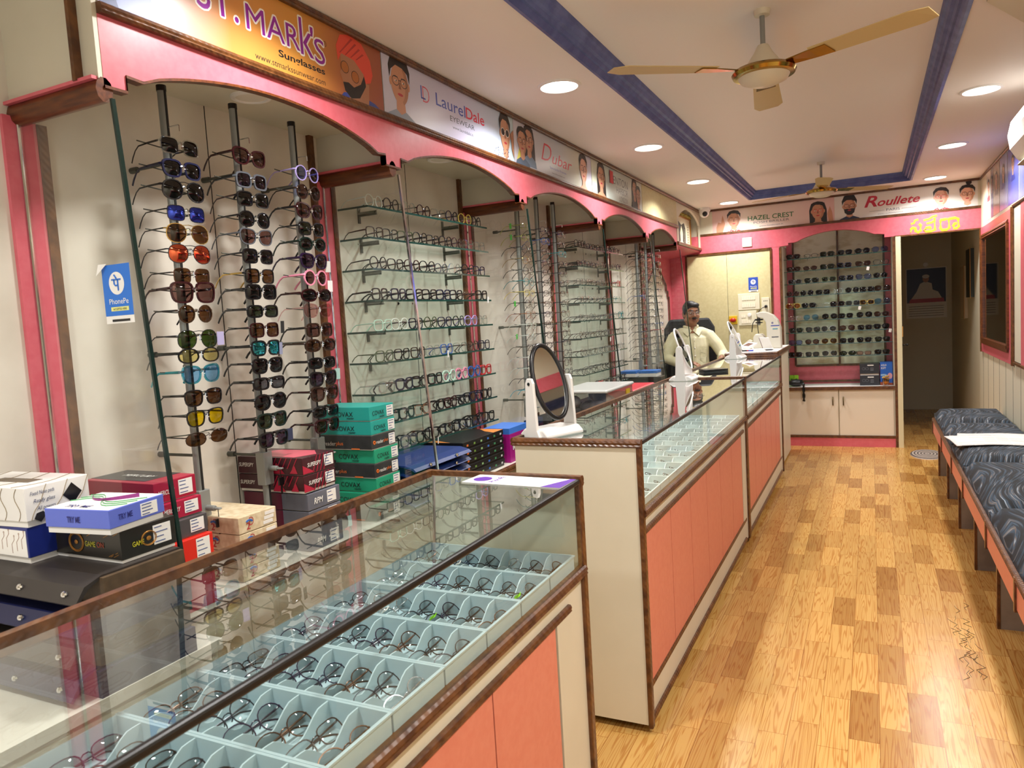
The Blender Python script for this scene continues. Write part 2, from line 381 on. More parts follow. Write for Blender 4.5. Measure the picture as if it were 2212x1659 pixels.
# base unit the boxes stand on
bu = thing('base_cabinet', 'long low cream ledge cabinet under the wall display bays', 'cabinet', (WX, 3.0, 0))
LZ = .733
MB().box(WX+.003, -1.66, 1.2, 6.96, 0, LZ-.025).build('body', M['cream'], bu); MB().box(WX+.003, -1.64, 1.2, 6.96, LZ-.025, LZ).build('ledge_top', M['marble'], bu)
rail('ledge_moulding', M['wood'], (-1.635, 1.2, LZ-.012), (-1.635, 6.96, LZ-.012), .02, .03, bu)
b2_ = thing('end_cabinet', 'deeper cream cabinet at the near end carrying the snap cases', 'cabinet', (WX, 0, 0))
MB().box(WX+.003, -1.39, FY+.3, 1.18, 0, .735).build('body', M['cream'], b2_); MB().box(WX+.003, -1.37, FY+.3, 1.18, .735, .76).build('top', M['marble'], b2_)
# ------------------------------------------------------------------ spectacles
def outline(kind, n=20):
    """half-outline of one lens about its centre: (temporal offset, height)"""
    A, B, e = {'square': (.026, .021, 3.6), 'round': (.024, .0235, 2), 'aviator': (.030, .025, 2.5), 'wayfarer': (.0265, .0215, 3), 'rect': (.027, .0165, 3.4),
        'cat': (.028, .0225, 2.6), 'wrap': (.032, .019, 2.6), 'big': (.031, .027, 3.2), 'oval': (.026, .020, 2.1), 'geo': (.027, .023, 2.2), 'half': (.0265, .0175, 2.6)}[kind]
    out = []
    for k in range(n):
        w = 2*PI*k/n; c, s_ = math.cos(w), math.sin(w)
        y = A*math.copysign(abs(c)**(2/e), c); z = B*math.copysign(abs(s_)**(2/e), s_)
        if kind == 'aviator': y += .004*(-z/B)*(.5 if y > 0 else -.3)-(.005*max(0, -z/B) if y < 0 else 0)*-1; z -= .003*(1-abs(y)/A)*(1 if z < 0 else 0)
        if kind in ('wayfarer', 'cat', 'big'): y *= 1+.10*z/B
        if kind == 'cat': z += .005*max(0, y/A)*max(0, z/B)
        if kind == 'wrap': z -= .0035*abs(y/A)**2*(1 if z > 0 else -.4)
        out.append((y, z))
    return out, A, B
_gl = {}
def wrapx(y): return -1.1*y*y
def glasses_meshes(kind, thick, folded=False):
    """frame / lens / temple meshes of one style, local: front faces +X, width along Y, lens centre at z=0"""
    key = (kind, thick, folded)
    if key in _gl: return _gl[key]
    out, A, B = outline(kind, 18)
    t = {0: .0015, 1: .0030, 2: .0042}[thick]; dx = {0: .0015, 1: .0035, 2: .0045}[thick]; c = A+.009
    top = max(q[1] for q in out)*.45
    def side(sg, mb):
        L = len(out); vs = []
        for f, x in ((1+t/A, dx/2), (1+t/A, -dx/2), (1-.2*t/A, -dx/2), (1-.2*t/A, dx/2)):
            for y, z in out:
                yy = sg*(c+y*f); vs.append((x+wrapx(yy), yy, z*(1+(f-1)*A/B)))
        fs = []
        for a in range(4):
            b = (a+1) % 4
            for k in range(L): fs.append((a*L+k, a*L+(k+1) % L, b*L+(k+1) % L, b*L+k))
        mb.add(vs, fs)
    def lens(sg, mb):
        cy = sg*c; mid = []; o = []
        for y, z in out:
            yy = sg*(c+y); o.append((wrapx(yy), yy, z)); yy = sg*(c+y*.55); mid.append((wrapx(yy)+.0030, yy, z*.55))
        L = len(out); vs = o+mid+[(wrapx(cy)+.0042, cy, 0)]
        fs = [(k, (k+1) % L, L+(k+1) % L, L+k) for k in range(L)]+[(L+k, L+(k+1) % L, 2*L) for k in range(L)]
        if sg < 0: fs = [tuple(reversed(f)) for f in fs]
        mb.add(vs, fs)
    fr = MB(); side(1, fr); side(-1, fr)
    bz = B*.28
    fr.tube([(wrapx(.011)+.001, -.0095, bz), (.003, -.004, bz+.003), (.003, .004, bz+.003), (wrapx(.011)+.001, .0095, bz)], max(t*.8, .0012), 5)
    if kind == 'aviator': fr.tube([(0, -.018, B*.85), (.001, 0, B*.92), (0, .018, B*.85)], .0011, 5)
    hy = c+A+t*.6; hx_ = wrapx(hy)
    for sg in (1, -1):
        fr.tube([(hx_+.001, sg*(hy-.003), top), (hx_-.004, sg*(hy+.002), top), (hx_-.009, sg*(hy+.002), top)], [t*.9+.0006]*3, 5)
        if thick == 0: fr.tube([(.0, sg*.0095, 0), (-.008, sg*.008, -.004)], .0012, 4)
    lm = []
    for sg in (1, -1):
        m = MB(); lens(sg, m); lm.append(m)
    tm = []
    for sg in (1, -1):
        m = MB(); w = {0: .0016, 1: .0023, 2: .0034}[thick]
        if not folded:
            pth = [(hx_-.008, sg*(hy+.002), top), (hx_-.05, sg*(hy+.002), top-.001), (hx_-.093, sg*(hy-.001), top-.003), (hx_-.112, sg*(hy-.004), top-.013), (hx_-.128, sg*(hy-.007), top-.029), (hx_-.138, sg*(hy-.009), top-.043)]
            m.tube(pth, [w*1.35, w*1.2, w, w*.95, w*1.15, w*1.1], 5, flat=.6 if thick else 1, up=(0, 0, 1))
        else:
            x0 = hx_-.009-(.004 if sg > 0 else .009)
            pth = [(hx_-.007, sg*(hy+.001), top), (x0, sg*(hy-.006), top), (x0-.002, sg*(hy-.06), top-.002), (x0-.002, sg*(hy-.1), top-.004), (x0-.001, sg*(hy-.118), top-.012), (x0, sg*(hy-.132), top-.022)]
            m.tube(pth, [w*1.3, w*1.2, w, w, w*1.1, w], 5, up=(0, 0, 1))
        tm.append(m)
    _gl[key] = r = dict(fr=fr, lens=lm, tm=tm, me={}, B=max(-min(q[1] for q in out), .01)+t, hy=hy, top=top)
    return r
def mesh_of(mb, name, slots=1, smooth=True):
    me = bpy.data.meshes.new(name); me.from_pydata(mb.v, [], mb.f)
    for _ in range(slots): me.materials.append(None)
    me.polygons.foreach_set('material_index', mb.mi)
    if smooth: me.polygons.foreach_set('use_smooth', [True]*len(me.polygons)); me.set_sharp_from_angle(angle=math.radians(50))
    me.update(); return me
def slot(o, mats):
    for i, m in enumerate(mats): o.material_slots[i].link = 'OBJECT'; o.material_slots[i].material = m
def glasses(kind, thick, fm, lm, tm, loc, rot, label, cat='eyeglasses', group=None, detail=True, folded=False):
    """one pair; detail: frame, two lenses and two temples as parts, else one mesh"""
    g = glasses_meshes(kind, thick, folded); me = g['me']; nm = 'sunglasses' if cat == 'sunglasses' else 'eyeglasses'
    if detail:
        if 'fr' not in me:
            me['fr'] = mesh_of(g['fr'], 'frame'); me['l'] = [mesh_of(m, 'lens') for m in g['lens']]; me['t'] = [mesh_of(m, 'temple') for m in g['tm']]
        t = thing(nm, label, cat, loc, 0, group); t.rotation_euler = rot
        for n, mesh, mt in (('frame', me['fr'], fm), ('lens', me['l'][0], lm), ('lens', me['l'][1], lm), ('temple', me['t'][0], tm), ('temple', me['t'][1], tm)):
            o = bpy.data.objects.new(n, mesh); COL.objects.link(o); o.parent = t; slot(o, [mt])
    else:
        if 'all' not in me:
            a = MB(); a.add(g['fr'].v, g['fr'].f); a.cur = 1
            for m in g['lens']: a.add(m.v, m.f)
            a.cur = 2
            for m in g['tm']: a.add(m.v, m.f)
            me['all'] = mesh_of(a, nm, 3)
        t = bpy.data.objects.new(nm, me['all']); COL.objects.link(t); t.location = loc; t.rotation_euler = rot
        slot(t, [fm, lm, tm]); tag(t, label, cat, group)
    return t

FR = {k: pm('frame_'+k, c, r, mt) for k, c, r, mt in (('black', '#101013', .25, 0), ('navy', '#0d1232', .25, 0), ('maroon', '#2c080e', .22, 0), ('grey', '#4c4f56', .35, 0), ('brown', '#2f1d13', .25, 0),
    ('tortoise', '#3a2616', .25, 0), ('purple', '#200e30', .25, 0), ('pink', '#e08aa5', .3, 0), ('blue', '#2455a0', .3, 0), ('red', '#b8232a', .3, 0), ('yellow', '#e8d66a', .35, 0), ('white', '#dfe6df', .3, 0),
    ('olive', '#4a563a', .3, 0), ('green', '#0e221c', .25, 0), ('teal', '#1f8f98', .25, 0), ('lilac', '#a99ad6', .3, 0), ('sky blue', '#3fb2cf', .25, 0), ('mint', '#b9dccb', .3, 0),
    ('gunmetal', '#3c3d42', .3, .8), ('gold', '#b99a52', .25, .9), ('silver', '#b4b6b8', .22, .9), ('bronze', '#5c4030', .3, .7), ('copper', '#b57a5a', .3, .6), ('green gold', '#b3b862', .3, .5))}
FR['clear'] = clear('frame_clear', (.82, .86, .86, 1), extra=.10); FR['rose clear'] = clear('frame_rose', (.88, .66, .68, 1), extra=.10); FR['aqua clear'] = clear('frame_aqua', (.25, .68, .80, 1), extra=.10)
LE = dict(dark=clear('lens_dark', (.012, .013, .018, 1), extra=.01, both=1.0, ior=1.36), black=clear('lens_black', (.006, .006, .008, 1), extra=.01, both=1.0, ior=1.36), brown=clear('lens_brown', (.11, .045, .014, 1), extra=.01, both=1.0, ior=1.36),
    gradient=clear('lens_gradient', (.17, .08, .07, 1), extra=.01, both=1.0, ior=1.36), green=clear('lens_green', (.04, .085, .012, 1), extra=.01, both=1.0, ior=1.36), dgreen=clear('lens_dark_green', (.03, .045, .022, 1), extra=.01, both=1.0, ior=1.36),
    yellow=clear('lens_yellow', (.85, .62, .0, 1), extra=.01, both=1.0, ior=1.36), straw=clear('lens_straw', (.66, .58, .22, 1), extra=.01, both=1.0, ior=1.36), blue=clear('lens_blue_tint', (.28, .36, .78, 1), extra=.01, both=1.0, ior=1.36), sky=clear('lens_sky', (.22, .50, .85, 1), extra=.01, both=1.0, ior=1.36),
    pinkish=clear('lens_rose', (.62, .38, .36, 1), extra=.01, both=1.0, ior=1.36), purple=clear('lens_purple', (.06, .03, .07, 1), extra=.01, both=1.0, ior=1.36), mblue=clear('lens_blue_mirror', (.01, .01, .16, 1), (.10, .16, 1, 1), extra=.35, both=1.0, ior=1.36),
    mred=clear('lens_red_mirror', (.10, .01, .02, 1), (1, .22, .10, 1), extra=.45, both=1.0, ior=1.36), mteal=clear('lens_teal_mirror', (.0, .07, .1, 1), (.12, .85, 1, 1), extra=.42, both=1.0, ior=1.36), grey=clear('lens_grey', (.10, .10, .12, 1), extra=.01, both=1.0, ior=1.36),
    clear=clear('lens_clear', (.955, .97, .965, 1), extra=.0, both=1.3), fade=clear('lens_photo', (.62, .66, .66, 1), extra=.01, both=1.0, ior=1.36), orange=clear('lens_orange', (.8, .25, .05, 1), extra=.01, both=1.0, ior=1.36))
SHN = dict(square='square', round='round', aviator='aviator', wayfarer='wayfarer', rect='narrow rectangular', cat='cat-eye', wrap='wraparound', big='oversized', oval='oval', geo='panto', half='slim')
LEN = dict(dark='dark', black='black', brown='brown', gradient='smoky brown', green='green', dgreen='dark green', yellow='bright yellow', straw='pale yellow', blue='blue-tinted', sky='sky blue', pinkish='rose', purple='purple', mblue='mirrored blue', mred='mirrored red', mteal='mirrored teal', grey='grey')

def pole(name_label, x, y, zs, z0, ztop, items, where, cat, cats, tag_green=()):
    """floor-to-bay display pole with wire arms, nose hooks and stand-offs, and the frames hung on it"""
    t = thing('display_pole', name_label, 'display pole', (x, y, z0), 0, 'spectacle display poles')
    MB().tube([(x, y, z0), (x, y, ztop)], .0125, 14).build('tube', M['steel'], t, smooth=True, edge=40)
    MB().box(x+.011, x+.0145, y-.003, y+.003, z0, ztop-.01).build('groove', M['dark'], t)
    MB().lathe([(.0001, ztop+.004), (.0138, ztop+.004), (.0138, ztop-.012), (.0001, ztop-.012)], (x, y, 0), 14).build('top_cap', M['black'], t)
    for z in (ztop-.215, (ztop+z0)/2-.04, zs[-1]-.055):
        s_ = MB().tube([(WX, y-.004, z), (x, y-.004, z)], .0045, 8); s_.tube([(WX, y-.004, z), (WX+.028, y-.004, z)], .009, 8); s_.build('wall_arm', M['grey'], t, smooth=True, edge=40)
    for k, z in enumerate(zs):
        MB().tube([(x-.012, y-.088, z+.013), (x-.012, y-.02, z+.008), (x-.012, y+.02, z+.008), (x-.012, y+.088, z+.013)], .0019, 5).build('wire_arm', M['grey'], t)
        MB().tube([(x+.008, y, z+.013), (x+.058, y, z+.013), (x+.061, y, z+.011), (x+.061, y, z-.006)], .0018, 6).build('nose_hook', M['chrome'], t)
        MB().lathe([(.0001, 0), (.0032, .0004), (.0032, .0018)], (x+.0625, y, z), 8).build('hook_pad', M['white'], t)
    z = zs[0]+.062
    MB().tube([(x+.008, y, z), (x+.055, y, z), (x+.058, y, z-.002), (x+.058, y, z-.018)], .0018, 6).build('nose_hook', M['chrome'], t)
    lz = zs[-1]-.215 if zs[-1] > 1.15 else zs[-1]-.10
    ky = MB().tube([(x+.061, y+.005, lz-.004), (x+.061, y+.005, lz-.03)], .0012, 4); ky.box(x+.058, x+.064, y-.006, y+.016, lz-.055, lz-.03); ky.box(x+.0595, x+.0625, y+.002, y+.008, lz-.085, lz-.055); ky.build('key', M['black'], t)
    lk = MB().box(x-.018, x+.018, y-.02, y+.02, lz-.055, lz+.055); lk.tube([(x+.015, y+.005, lz), (x+.05, y+.005, lz)], .009, 10); lk.box(x+.05, x+.072, y-.002, y+.012, lz-.003, lz+.003); lk.build('lock', M['steel'], t, bevel=.003)
    for k, (kind, th, f, l, tm) in enumerate(items):
        g = glasses_meshes(kind, th)
        pos = (x+.056, y, zs[k]); yaw = random.uniform(-.05, .05)
        if cat == 'sunglasses': lab = '%s %s sunglasses with %s lenses, %s from top on %s' % (f, SHN[kind], LEN[l], ORD[k], where)
        else: lab = '%s %s eyeglasses, %s from top on %s' % (f, SHN[kind], ORD[k], where)
        glasses(kind, th, FR[f], LE[l], FR[tm], pos, (0, random.uniform(.0, .05), yaw), lab, cat, cats)
        if k in tag_green: price_tag(x-.01, y-.07, zs[k]+.02, '#3fc63a', 'bright green tag hanging from %s eyeglasses on %s' % (ORD[k], where))
def price_tag(x, y, z, col, label, w=.016, h=.03):
    o = MB().box(-.0006, .0006, -w/2, w/2, -h, 0).build('price_tag', pm('tag_'+col, col, .6), None)
    o.location = (x, y, z); o.rotation_euler = (0, .05, random.uniform(-.4, .4)); tag(o, label, 'tag', 'price tags'); return o

zA = [2.003, 1.939, 1.881, 1.815, 1.76, 1.702, 1.638, 1.591, 1.529, 1.457, 1.409, 1.354, 1.286, 1.227, 1.167]
zB = [2.018, 1.945, 1.887, 1.824, 1.769, 1.708, 1.645, 1.595, 1.533, 1.473, 1.415, 1.358, 1.301, 1.241, 1.18, 1.118]
zC = [2.007, 1.943, 1.878, 1.817, 1.764, 1.705, 1.647, 1.586, 1.532, 1.464, 1.41, 1.347, 1.29, 1.237, 1.173, 1.122]
IA = [('square', 1, 'clear', 'black', 'black'), ('wayfarer', 2, 'navy', 'dark', 'navy'), ('aviator', 1, 'black', 'black', 'black'), ('square', 0, 'black', 'mblue', 'black'), ('aviator', 0, 'gold', 'brown', 'black'),
  ('aviator', 0, 'gunmetal', 'mred', 'black'), ('square', 0, 'bronze', 'brown', 'black'), ('big', 2, 'maroon', 'gradient', 'maroon'), ('round', 1, 'tortoise', 'brown', 'black'), ('aviator', 0, 'gunmetal', 'green', 'gunmetal'),
  ('wrap', 1, 'black', 'straw', 'black'), ('cat', 2, 'aqua clear', 'sky', 'teal'), ('wayfarer', 1, 'black', 'brown', 'black'), ('wayfarer', 1, 'black', 'yellow', 'black'), ('wrap', 0, 'brown', 'brown', 'black')]
IB = [('cat', 2, 'maroon', 'gradient', 'maroon'), ('square', 2, 'grey', 'purple', 'black'), ('square', 1, 'black', 'black', 'maroon'), ('geo', 1, 'black', 'black', 'black'), ('cat', 1, 'grey', 'gradient', 'grey'), ('square', 1, 'black', 'black', 'black'),
  ('square', 1, 'black', 'brown', 'gold'), ('square', 2, 'black', 'black', 'black'), ('rect', 2, 'black', 'dgreen', 'black'), ('square', 1, 'maroon', 'brown', 'black'), ('wayfarer', 2, 'black', 'mteal', 'black'), ('wayfarer', 2, 'black', 'black', 'black'),
  ('rect', 2, 'black', 'grey', 'black'), ('geo', 2, 'black', 'dark', 'black'), ('wayfarer', 2, 'green', 'dgreen', 'black'), ('wayfarer', 2, 'black', 'purple', 'black')]
IC = [('round', 1, 'lilac', 'blue', 'lilac'), ('round', 1, 'brown', 'gradient', 'black'), ('cat', 2, 'maroon', 'gradient', 'black'), ('square', 1, 'black', 'dgreen', 'black'), ('oval', 2, 'green', 'black', 'green'), ('cat', 2, 'purple', 'purple', 'purple'),
  ('round', 2, 'pink', 'gradient', 'pink'), ('wrap', 2, 'maroon', 'black', 'maroon'), ('cat', 1, 'rose clear', 'pinkish', 'rose clear'), ('square', 2, 'brown', 'gradient', 'black'), ('wrap', 2, 'brown', 'brown', 'brown'), ('rect', 2, 'black', 'black', 'black'),
  ('cat', 2, 'black', 'purple', 'black'), ('cat', 2, 'brown', 'gradient', 'maroon'), ('rect', 2, 'black', 'dark', 'black'), ('wayfarer', 2, 'maroon', 'brown', 'maroon')]
PX = -1.815
pole('leftmost steel pole of sunglasses, nearest the viewer, right of the blue sticker', PX, 1.535, zA, .7335, 2.18, IA, 'nearest pole', 'sunglasses', 'sunglasses on the three near poles')
pole('middle of the three near steel poles hung with sunglasses', PX, 1.80, zB, .7335, 2.19, IB, 'middle near pole', 'sunglasses', 'sunglasses on the three near poles')
pole('third steel sunglass pole, just left of the nearest glass shelves', PX, 2.065, zC, .7335, 2.19, IC, 'third near pole', 'sunglasses', 'sunglasses on the three near poles')
for (x, y, z, c, lb) in ((-1.765, 2.14, 1.71, '#cfd0cc', 'pale card tag hanging from the fifth pair on the third near pole'), (-1.765, 2.145, 1.64, '#e9e9ea', 'white card tag hanging from the pink sunglasses'), (-1.765, 1.62, 1.475, '#a9a3cc', 'lilac card tag beside the green aviators'),
    (-1.76, 1.88, 1.50, '#1a1a1d', 'black card tag beside the brown square sunglasses'), (-1.765, 1.87, 1.43, '#8f95b5', 'lavender card tag above the mirrored teal sunglasses'), (-1.765, 1.875, 1.14, '#2a3550', 'dark blue tag beside the lowest pair on the middle pole'),
    (-1.765, 2.145, 1.32, '#9fc4c0', 'pale green card tag low on the third near pole')):
    price_tag(x, y, z, c, lb, .024, .04)
MET = ['gunmetal', 'black', 'black', 'bronze', 'gunmetal', 'brown', 'navy', 'maroon']
def metal_list(n, special={}):
    out = []
    for k in range(n):
        c = special.get(k) or random.choice(MET); out.append((random.choice(['half', 'rect', 'oval', 'geo', 'square']), 0, c, 'clear', c))
    return out
z3 = [1.985-.0625*k for k in range(16)]
pole('first pole in the bay behind the black-rimmed mirror, with green tags', PX, 3.885, z3, .7335, 2.19, metal_list(16, {0: 'green gold', 1: 'green gold', 3: 'gold', 5: 'teal', 6: 'yellow', 8: 'copper', 9: 'white', 10: 'white', 12: 'white', 13: 'white', 15: 'sky blue'}), 'green-tagged pole in third bay', 'eyeglasses', 'eyeglasses on the third bay poles', (0, 1, 7, 10))
pole('middle steel pole of eyeglasses in the bay behind the black-rimmed mirror', PX, 4.165, z3, .7335, 2.19, metal_list(16, {0: 'navy', 1: 'blue'}), 'middle pole in third bay', 'eyeglasses', 'eyeglasses on the third bay poles')
pole('steel eyeglass pole just left of the farther glass shelves', PX, 4.43, z3, .7335, 2.19, metal_list(16, {0: 'navy', 2: 'teal'}), 'last pole in third bay', 'eyeglasses', 'eyeglasses on the third bay poles')
z5 = [1.975-.0625*k for k in range(15)]
pole('first eyeglass pole of the last bay, just right of the farther shelves', PX, 6.27, z5, .7335, 2.19, metal_list(15, {6: 'blue'}), 'first pole in last bay', 'eyeglasses', 'eyeglasses on the last bay poles')
pole('middle eyeglass pole of the last bay, in front of the pink arch', PX, 6.56, z5, .7335, 2.19, metal_list(15, {1: 'copper', 3: 'navy'}), 'middle pole in last bay', 'eyeglasses', 'eyeglasses on the last bay poles')
pole('farthest eyeglass pole, left of the seated man', PX, 6.84, z5, .7335, 2.19, metal_list(15, {10: 'blue', 11: 'red'}), 'farthest pole in last bay', 'eyeglasses', 'eyeglasses on the last bay poles')

def glass_shelf(name_label, y0, y1, z, x1=-1.815, grp='wall glass shelves'):
    t = thing('glass_shelf', name_label, 'shelf', (WX, y0, z), 0, grp)
    g = MB(); g.add([(WX+.002, y0, z), (x1, y0, z), (x1, y1, z), (WX+.002, y1, z), (WX+.002, y0, z-.008), (x1, y0, z-.008), (x1, y1, z-.008), (WX+.002, y1, z-.008)], [(0, 1, 2, 3), (7, 6, 5, 4)])
    g.cur = 1; g.add([(WX+.002, y0, z), (x1, y0, z), (x1, y1, z), (WX+.002, y1, z), (WX+.002, y0, z-.008), (x1, y0, z-.008), (x1, y1, z-.008), (WX+.002, y1, z-.008)], [(0, 4, 5, 1), (1, 5, 6, 2), (2, 6, 7, 3)])
    g.build('pane', [M['shelfglass'], M['gedge']], t)
    for yy in (y0+.14, y1-.2):
        b = MB().box(WX, x1-.06, yy-.004, yy+.004, z-.017, z-.0085); b.box(WX, WX+.006, yy-.007, yy+.007, z-.045, z-.0085); b.build('bracket', M['grey'], t)
C_ = 'clear'
def shelf_row(y0, y1, z, items, where, grp, detail):
    n = len(items); pitch = (y1-y0-.02)/n
    for k, (kind, th, f) in enumerate(items):
        g = glasses_meshes(kind, th); sc = min(1.0, pitch/(2*g['hy']+.006))
        o = glasses(kind, th, FR[f], LE[C_], FR[f], (-1.833+random.uniform(-.004, .002), y0+.01+pitch*(k+.5), z+g['B']*.97), (0, random.uniform(-.03, .02), random.uniform(-.08, .08)),
            '%s %s eyeglasses, %s from the left on %s' % (f, SHN[kind], ORD[k], where), 'eyeglasses', grp, detail)
        o.scale = (1, sc, 1)
rows2 = ['white:round black:round clear:round maroon:round clear:square navy:round yellow:round black:geo', 'brown:square green:square olive:square black:geo black:square black:geo maroon:geo clear:geo clear:square',
  'black:round black:wayfarer maroon:geo black:geo grey:oval clear:geo black:geo navy:square', 'black:square navy:square black:square black:square navy:square black:square bronze:geo black:square',
  'mint:square white:geo navy:wayfarer olive:round navy:wayfarer green:geo lilac:geo clear:square', 'olive:square black:square brown:square clear:square blue:square clear:wayfarer tortoise:square navy:square',
  'clear:wayfarer navy:wayfarer black:square black:square mint:geo pink:round blue:round red:square', 'black:square black:square copper:square black:square maroon:square black:rect navy:square black:square', 'green:square grey:square black:square black:square black:square black:square black:square black:square']
zs2 = [1.955, 1.829, 1.703, 1.575, 1.447, 1.318, 1.187, 1.061, .938]
for r, row in enumerate(rows2):
    it = [(p.split(':')[1], 0 if p.startswith(('bronze', 'copper')) else 2 if r in (3, 6, 7, 8) else 1, p.split(':')[0]) for p in row.split()]
    glass_shelf('%s glass shelf from the top in the nearer shelf bay' % ORD[r], 2.475, 3.505, zs2[r])
    shelf_row(2.475, 3.505, zs2[r], it, '%s shelf of nearer bay' % ORD[r], 'eyeglasses on the nearer glass shelves', True)
DK = ['black', 'black', 'navy', 'gunmetal', 'maroon', 'brown', 'grey', 'clear', 'black', 'tortoise']
LT = ['gunmetal', 'black', 'silver', 'grey', 'gunmetal', 'bronze', 'brown', 'navy']
zs4 = [1.945, 1.812, 1.682, 1.557, 1.431, 1.307, 1.181, 1.05, .925]
for r in range(9):
    pal = DK if r in (0, 1, 7, 8) else LT
    it = [(random.choice(['square', 'geo', 'rect', 'oval', 'round']), 1 if r in (0, 1, 8) else 0, random.choice(pal)) for _ in range(9)]
    if r == 2: it[8] = ('geo', 1, 'red')
    if r == 3: it[7] = ('geo', 0, 'teal'); it[8] = ('geo', 0, 'mint')
    if r == 4: it[8] = ('geo', 1, 'teal')
    if r == 8: it[0] = ('square', 1, 'red'); it[3] = ('square', 1, 'red')
    glass_shelf('%s glass shelf from the top in the farther shelf bay' % ORD[r], 4.85, 5.89, zs4[r])
    shelf_row(4.85, 5.89, zs4[r], it, '%s shelf of farther bay' % ORD[r], 'eyeglasses on the farther glass shelves', False)
for (x, y, z, lb) in ((-1.80, 3.44, 1.59, 'white paper tag hanging from the fourth near shelf'), (-1.80, 3.0, 1.335, 'white paper tag hanging from the sixth near shelf'), (-1.80, 2.86, .945, 'white paper tag hanging from the lowest near shelf'),
    (-1.80, 5.42, 1.29, 'white paper tag hanging under the sixth far shelf'), (-1.80, 5.62, 1.19, 'white oval tag by the seventh far shelf'), (-1.80, 5.86, 1.2, 'thin white tag at the end of the seventh far shelf')):
    price_tag(x, y, z, '#e8e8e6', lb, .014, .032)
# ------------------------------------------------------------------ glass counters
def counter(label, y0, y1, back=True):
    x0, x1 = -1.175, -.70; h = 1.03; t = thing('display_counter', label, 'counter', ((x0+x1)/2, (y0+y1)/2, 0), 0, 'glass display counters')
    for ya, yb in ((y0, y0+.018), (y1-.018, y1)):
        MB().box(x0+.005, x1-.012, ya, yb, .03, h-.012).build('end_panel', M['cream'], t)
    f = MB()
    f.box(x1-.03, x1-.012, y0+.018, y1-.018, .03, .765); f.build('front_panel', M['cream'], t)
    # coral boards with dark seams
    ya, yb = y0+.03, y1-.22; n = 6; w = (yb-ya)/n
    MB().box(x1-.012, x1-.0095, ya, yb, .175, .712).build('seam_backing', M['dark'], t)
    for k in range(n): MB().box(x1-.012, x1-.006, ya+w*k+.0025, ya+w*(k+1)-.0025, .175, .712).build('coral_board', M['coral'], t)
    MB().box(x1-.012, x1-.004, yb+.005, yb+.10, .175, .712).build('cream_stile', M['cream'], t)
    rail('ledge_moulding', M['wood'], (x1-.006, y0+.01, .777), (x1-.006, y1-.01, .777), .024, .028, t)
    for z in (.712, .172, .048): rail('front_moulding', M['wood'], (x1-.008, y0+.02, z), (x1-.008, y1-.12, z), .014, .02, t)
    for y in (y0+.008, y1-.008):
        p = MB().box(x1-.018, x1-.001, y-.014, y+.014, .02, h-.01); p.build('corner_post', M['wood'], t, bevel=.004)
    for y, s_ in ((y0+.003, 1), (y1-.003, -1)):
        rail('end_moulding', M['wood'], (x0, y, h-.012) if s_ > 0 else (x1, y, h-.012), (x1, y, h-.012) if s_ > 0 else (x0, y, h-.012), .026, .028, t)
    rail('back_moulding', M['wood'], (x0, y1, h-.012), (x0, y0, h-.012), .026, .03, t)
    MB().box(x0+.012, x1-.004, y0+.014, y1-.014, h-.014, h-.006).build('glass_top', M['glass'], t)
    g = MB().box(x1-.010, x1-.004, y0+.02, y1-.02, .79, h-.016); g.build('front_glass', M['fglass'], t)
    MB().box(x1-.0125, x1+.0005, y0+.02, y1-.02, h-.018, h-.004).build('black_edge_strip', M['tape'], t, bevel=.004)
    MB().box(x0+.01, x1-.03, y0+.018, y1-.018, .755, .775).build('tray_shelf', M['cream'], t)
    MB().box(x0+.005, x0+.02, y0+.018, y1-.018, .03, .775).build('back_panel', M['cream'], t)
    MB().box(x0+.008, x0+.013, y0+.018, y1-.018, .78, h-.03).build('sliding_glass', M['pane'], t)
    for y in (y0+.12, y1-.05): MB().box(x1-.10, x1-.04, y-.03, y+.03, 0, .03).build('foot', M['beam'], t)
    MB().box(x0+.06, x1-.06, y0+.05, y1-.05, .005, .03).build('plinth', M['dark'], t)
    return t
counter('nearest glass counter in the left foreground, filled with pale blue trays of frames', -.45, 1.815)
counter('middle glass counter with coral front boards, lattice trays and black-rimmed mirror', 2.372, 4.672)
counter('far glass counter with coral front running up to the raised desk', 4.685, 6.68)

def tray_mesh(nslot, lx, ly, h):
    """moulded tray: shallow walls and wavy dividers; slots run along y"""
    mb = MB(); w = .003
    mb.box(-lx/2, lx/2, -ly/2, ly/2, 0, .003)
    mb.box(-lx/2, -lx/2+w, -ly/2, ly/2, .003, h); mb.box(lx/2-w, lx/2, -ly/2, ly/2, .003, h)
    mb.box(-lx/2+w, lx/2-w, -ly/2, -ly/2+w, .003, h); mb.box(-lx/2+w, lx/2-w, ly/2-w, ly/2, .003, h)
    mb.box(-lx/2-.003, lx/2+.003, -ly/2-.002, -ly/2+.001, h-.004, h); mb.box(-lx/2-.003, lx/2+.003, ly/2-.001, ly/2+.002, h-.004, h)
    mb.box(lx/2-.001, lx/2+.003, -ly/2, ly/2, h-.004, h)
    for k in range(1, nslot):
        x = -lx/2+lx*k/nslot; top = []
        for q in range(13):
            u = q/12; top.append((ly/2-w-u*(ly-2*w), h-.002-(h*.62)*(.5-.5*math.cos(2*PI*min(1, max(0, (u-.12)/.76))))*(1 if .12 < u < .88 else 0)))
        mb.prism([(-ly/2+w, .003)]+[(ly/2-w, .003)]+top, 0, x-.0014, x+.0014)
    return mb
TN = ['first', 'second', 'third', 'fourth', 'fifth', 'sixth', 'seventh', 'eighth']
tm7 = mesh_of(tray_mesh(7, .447, .160, .052), 'frame_tray', 1, False); tm7.materials[0] = M['tray']
NM = ['gunmetal', 'black', 'gunmetal', 'bronze', 'navy', 'brown', 'black', 'silver', 'purple']
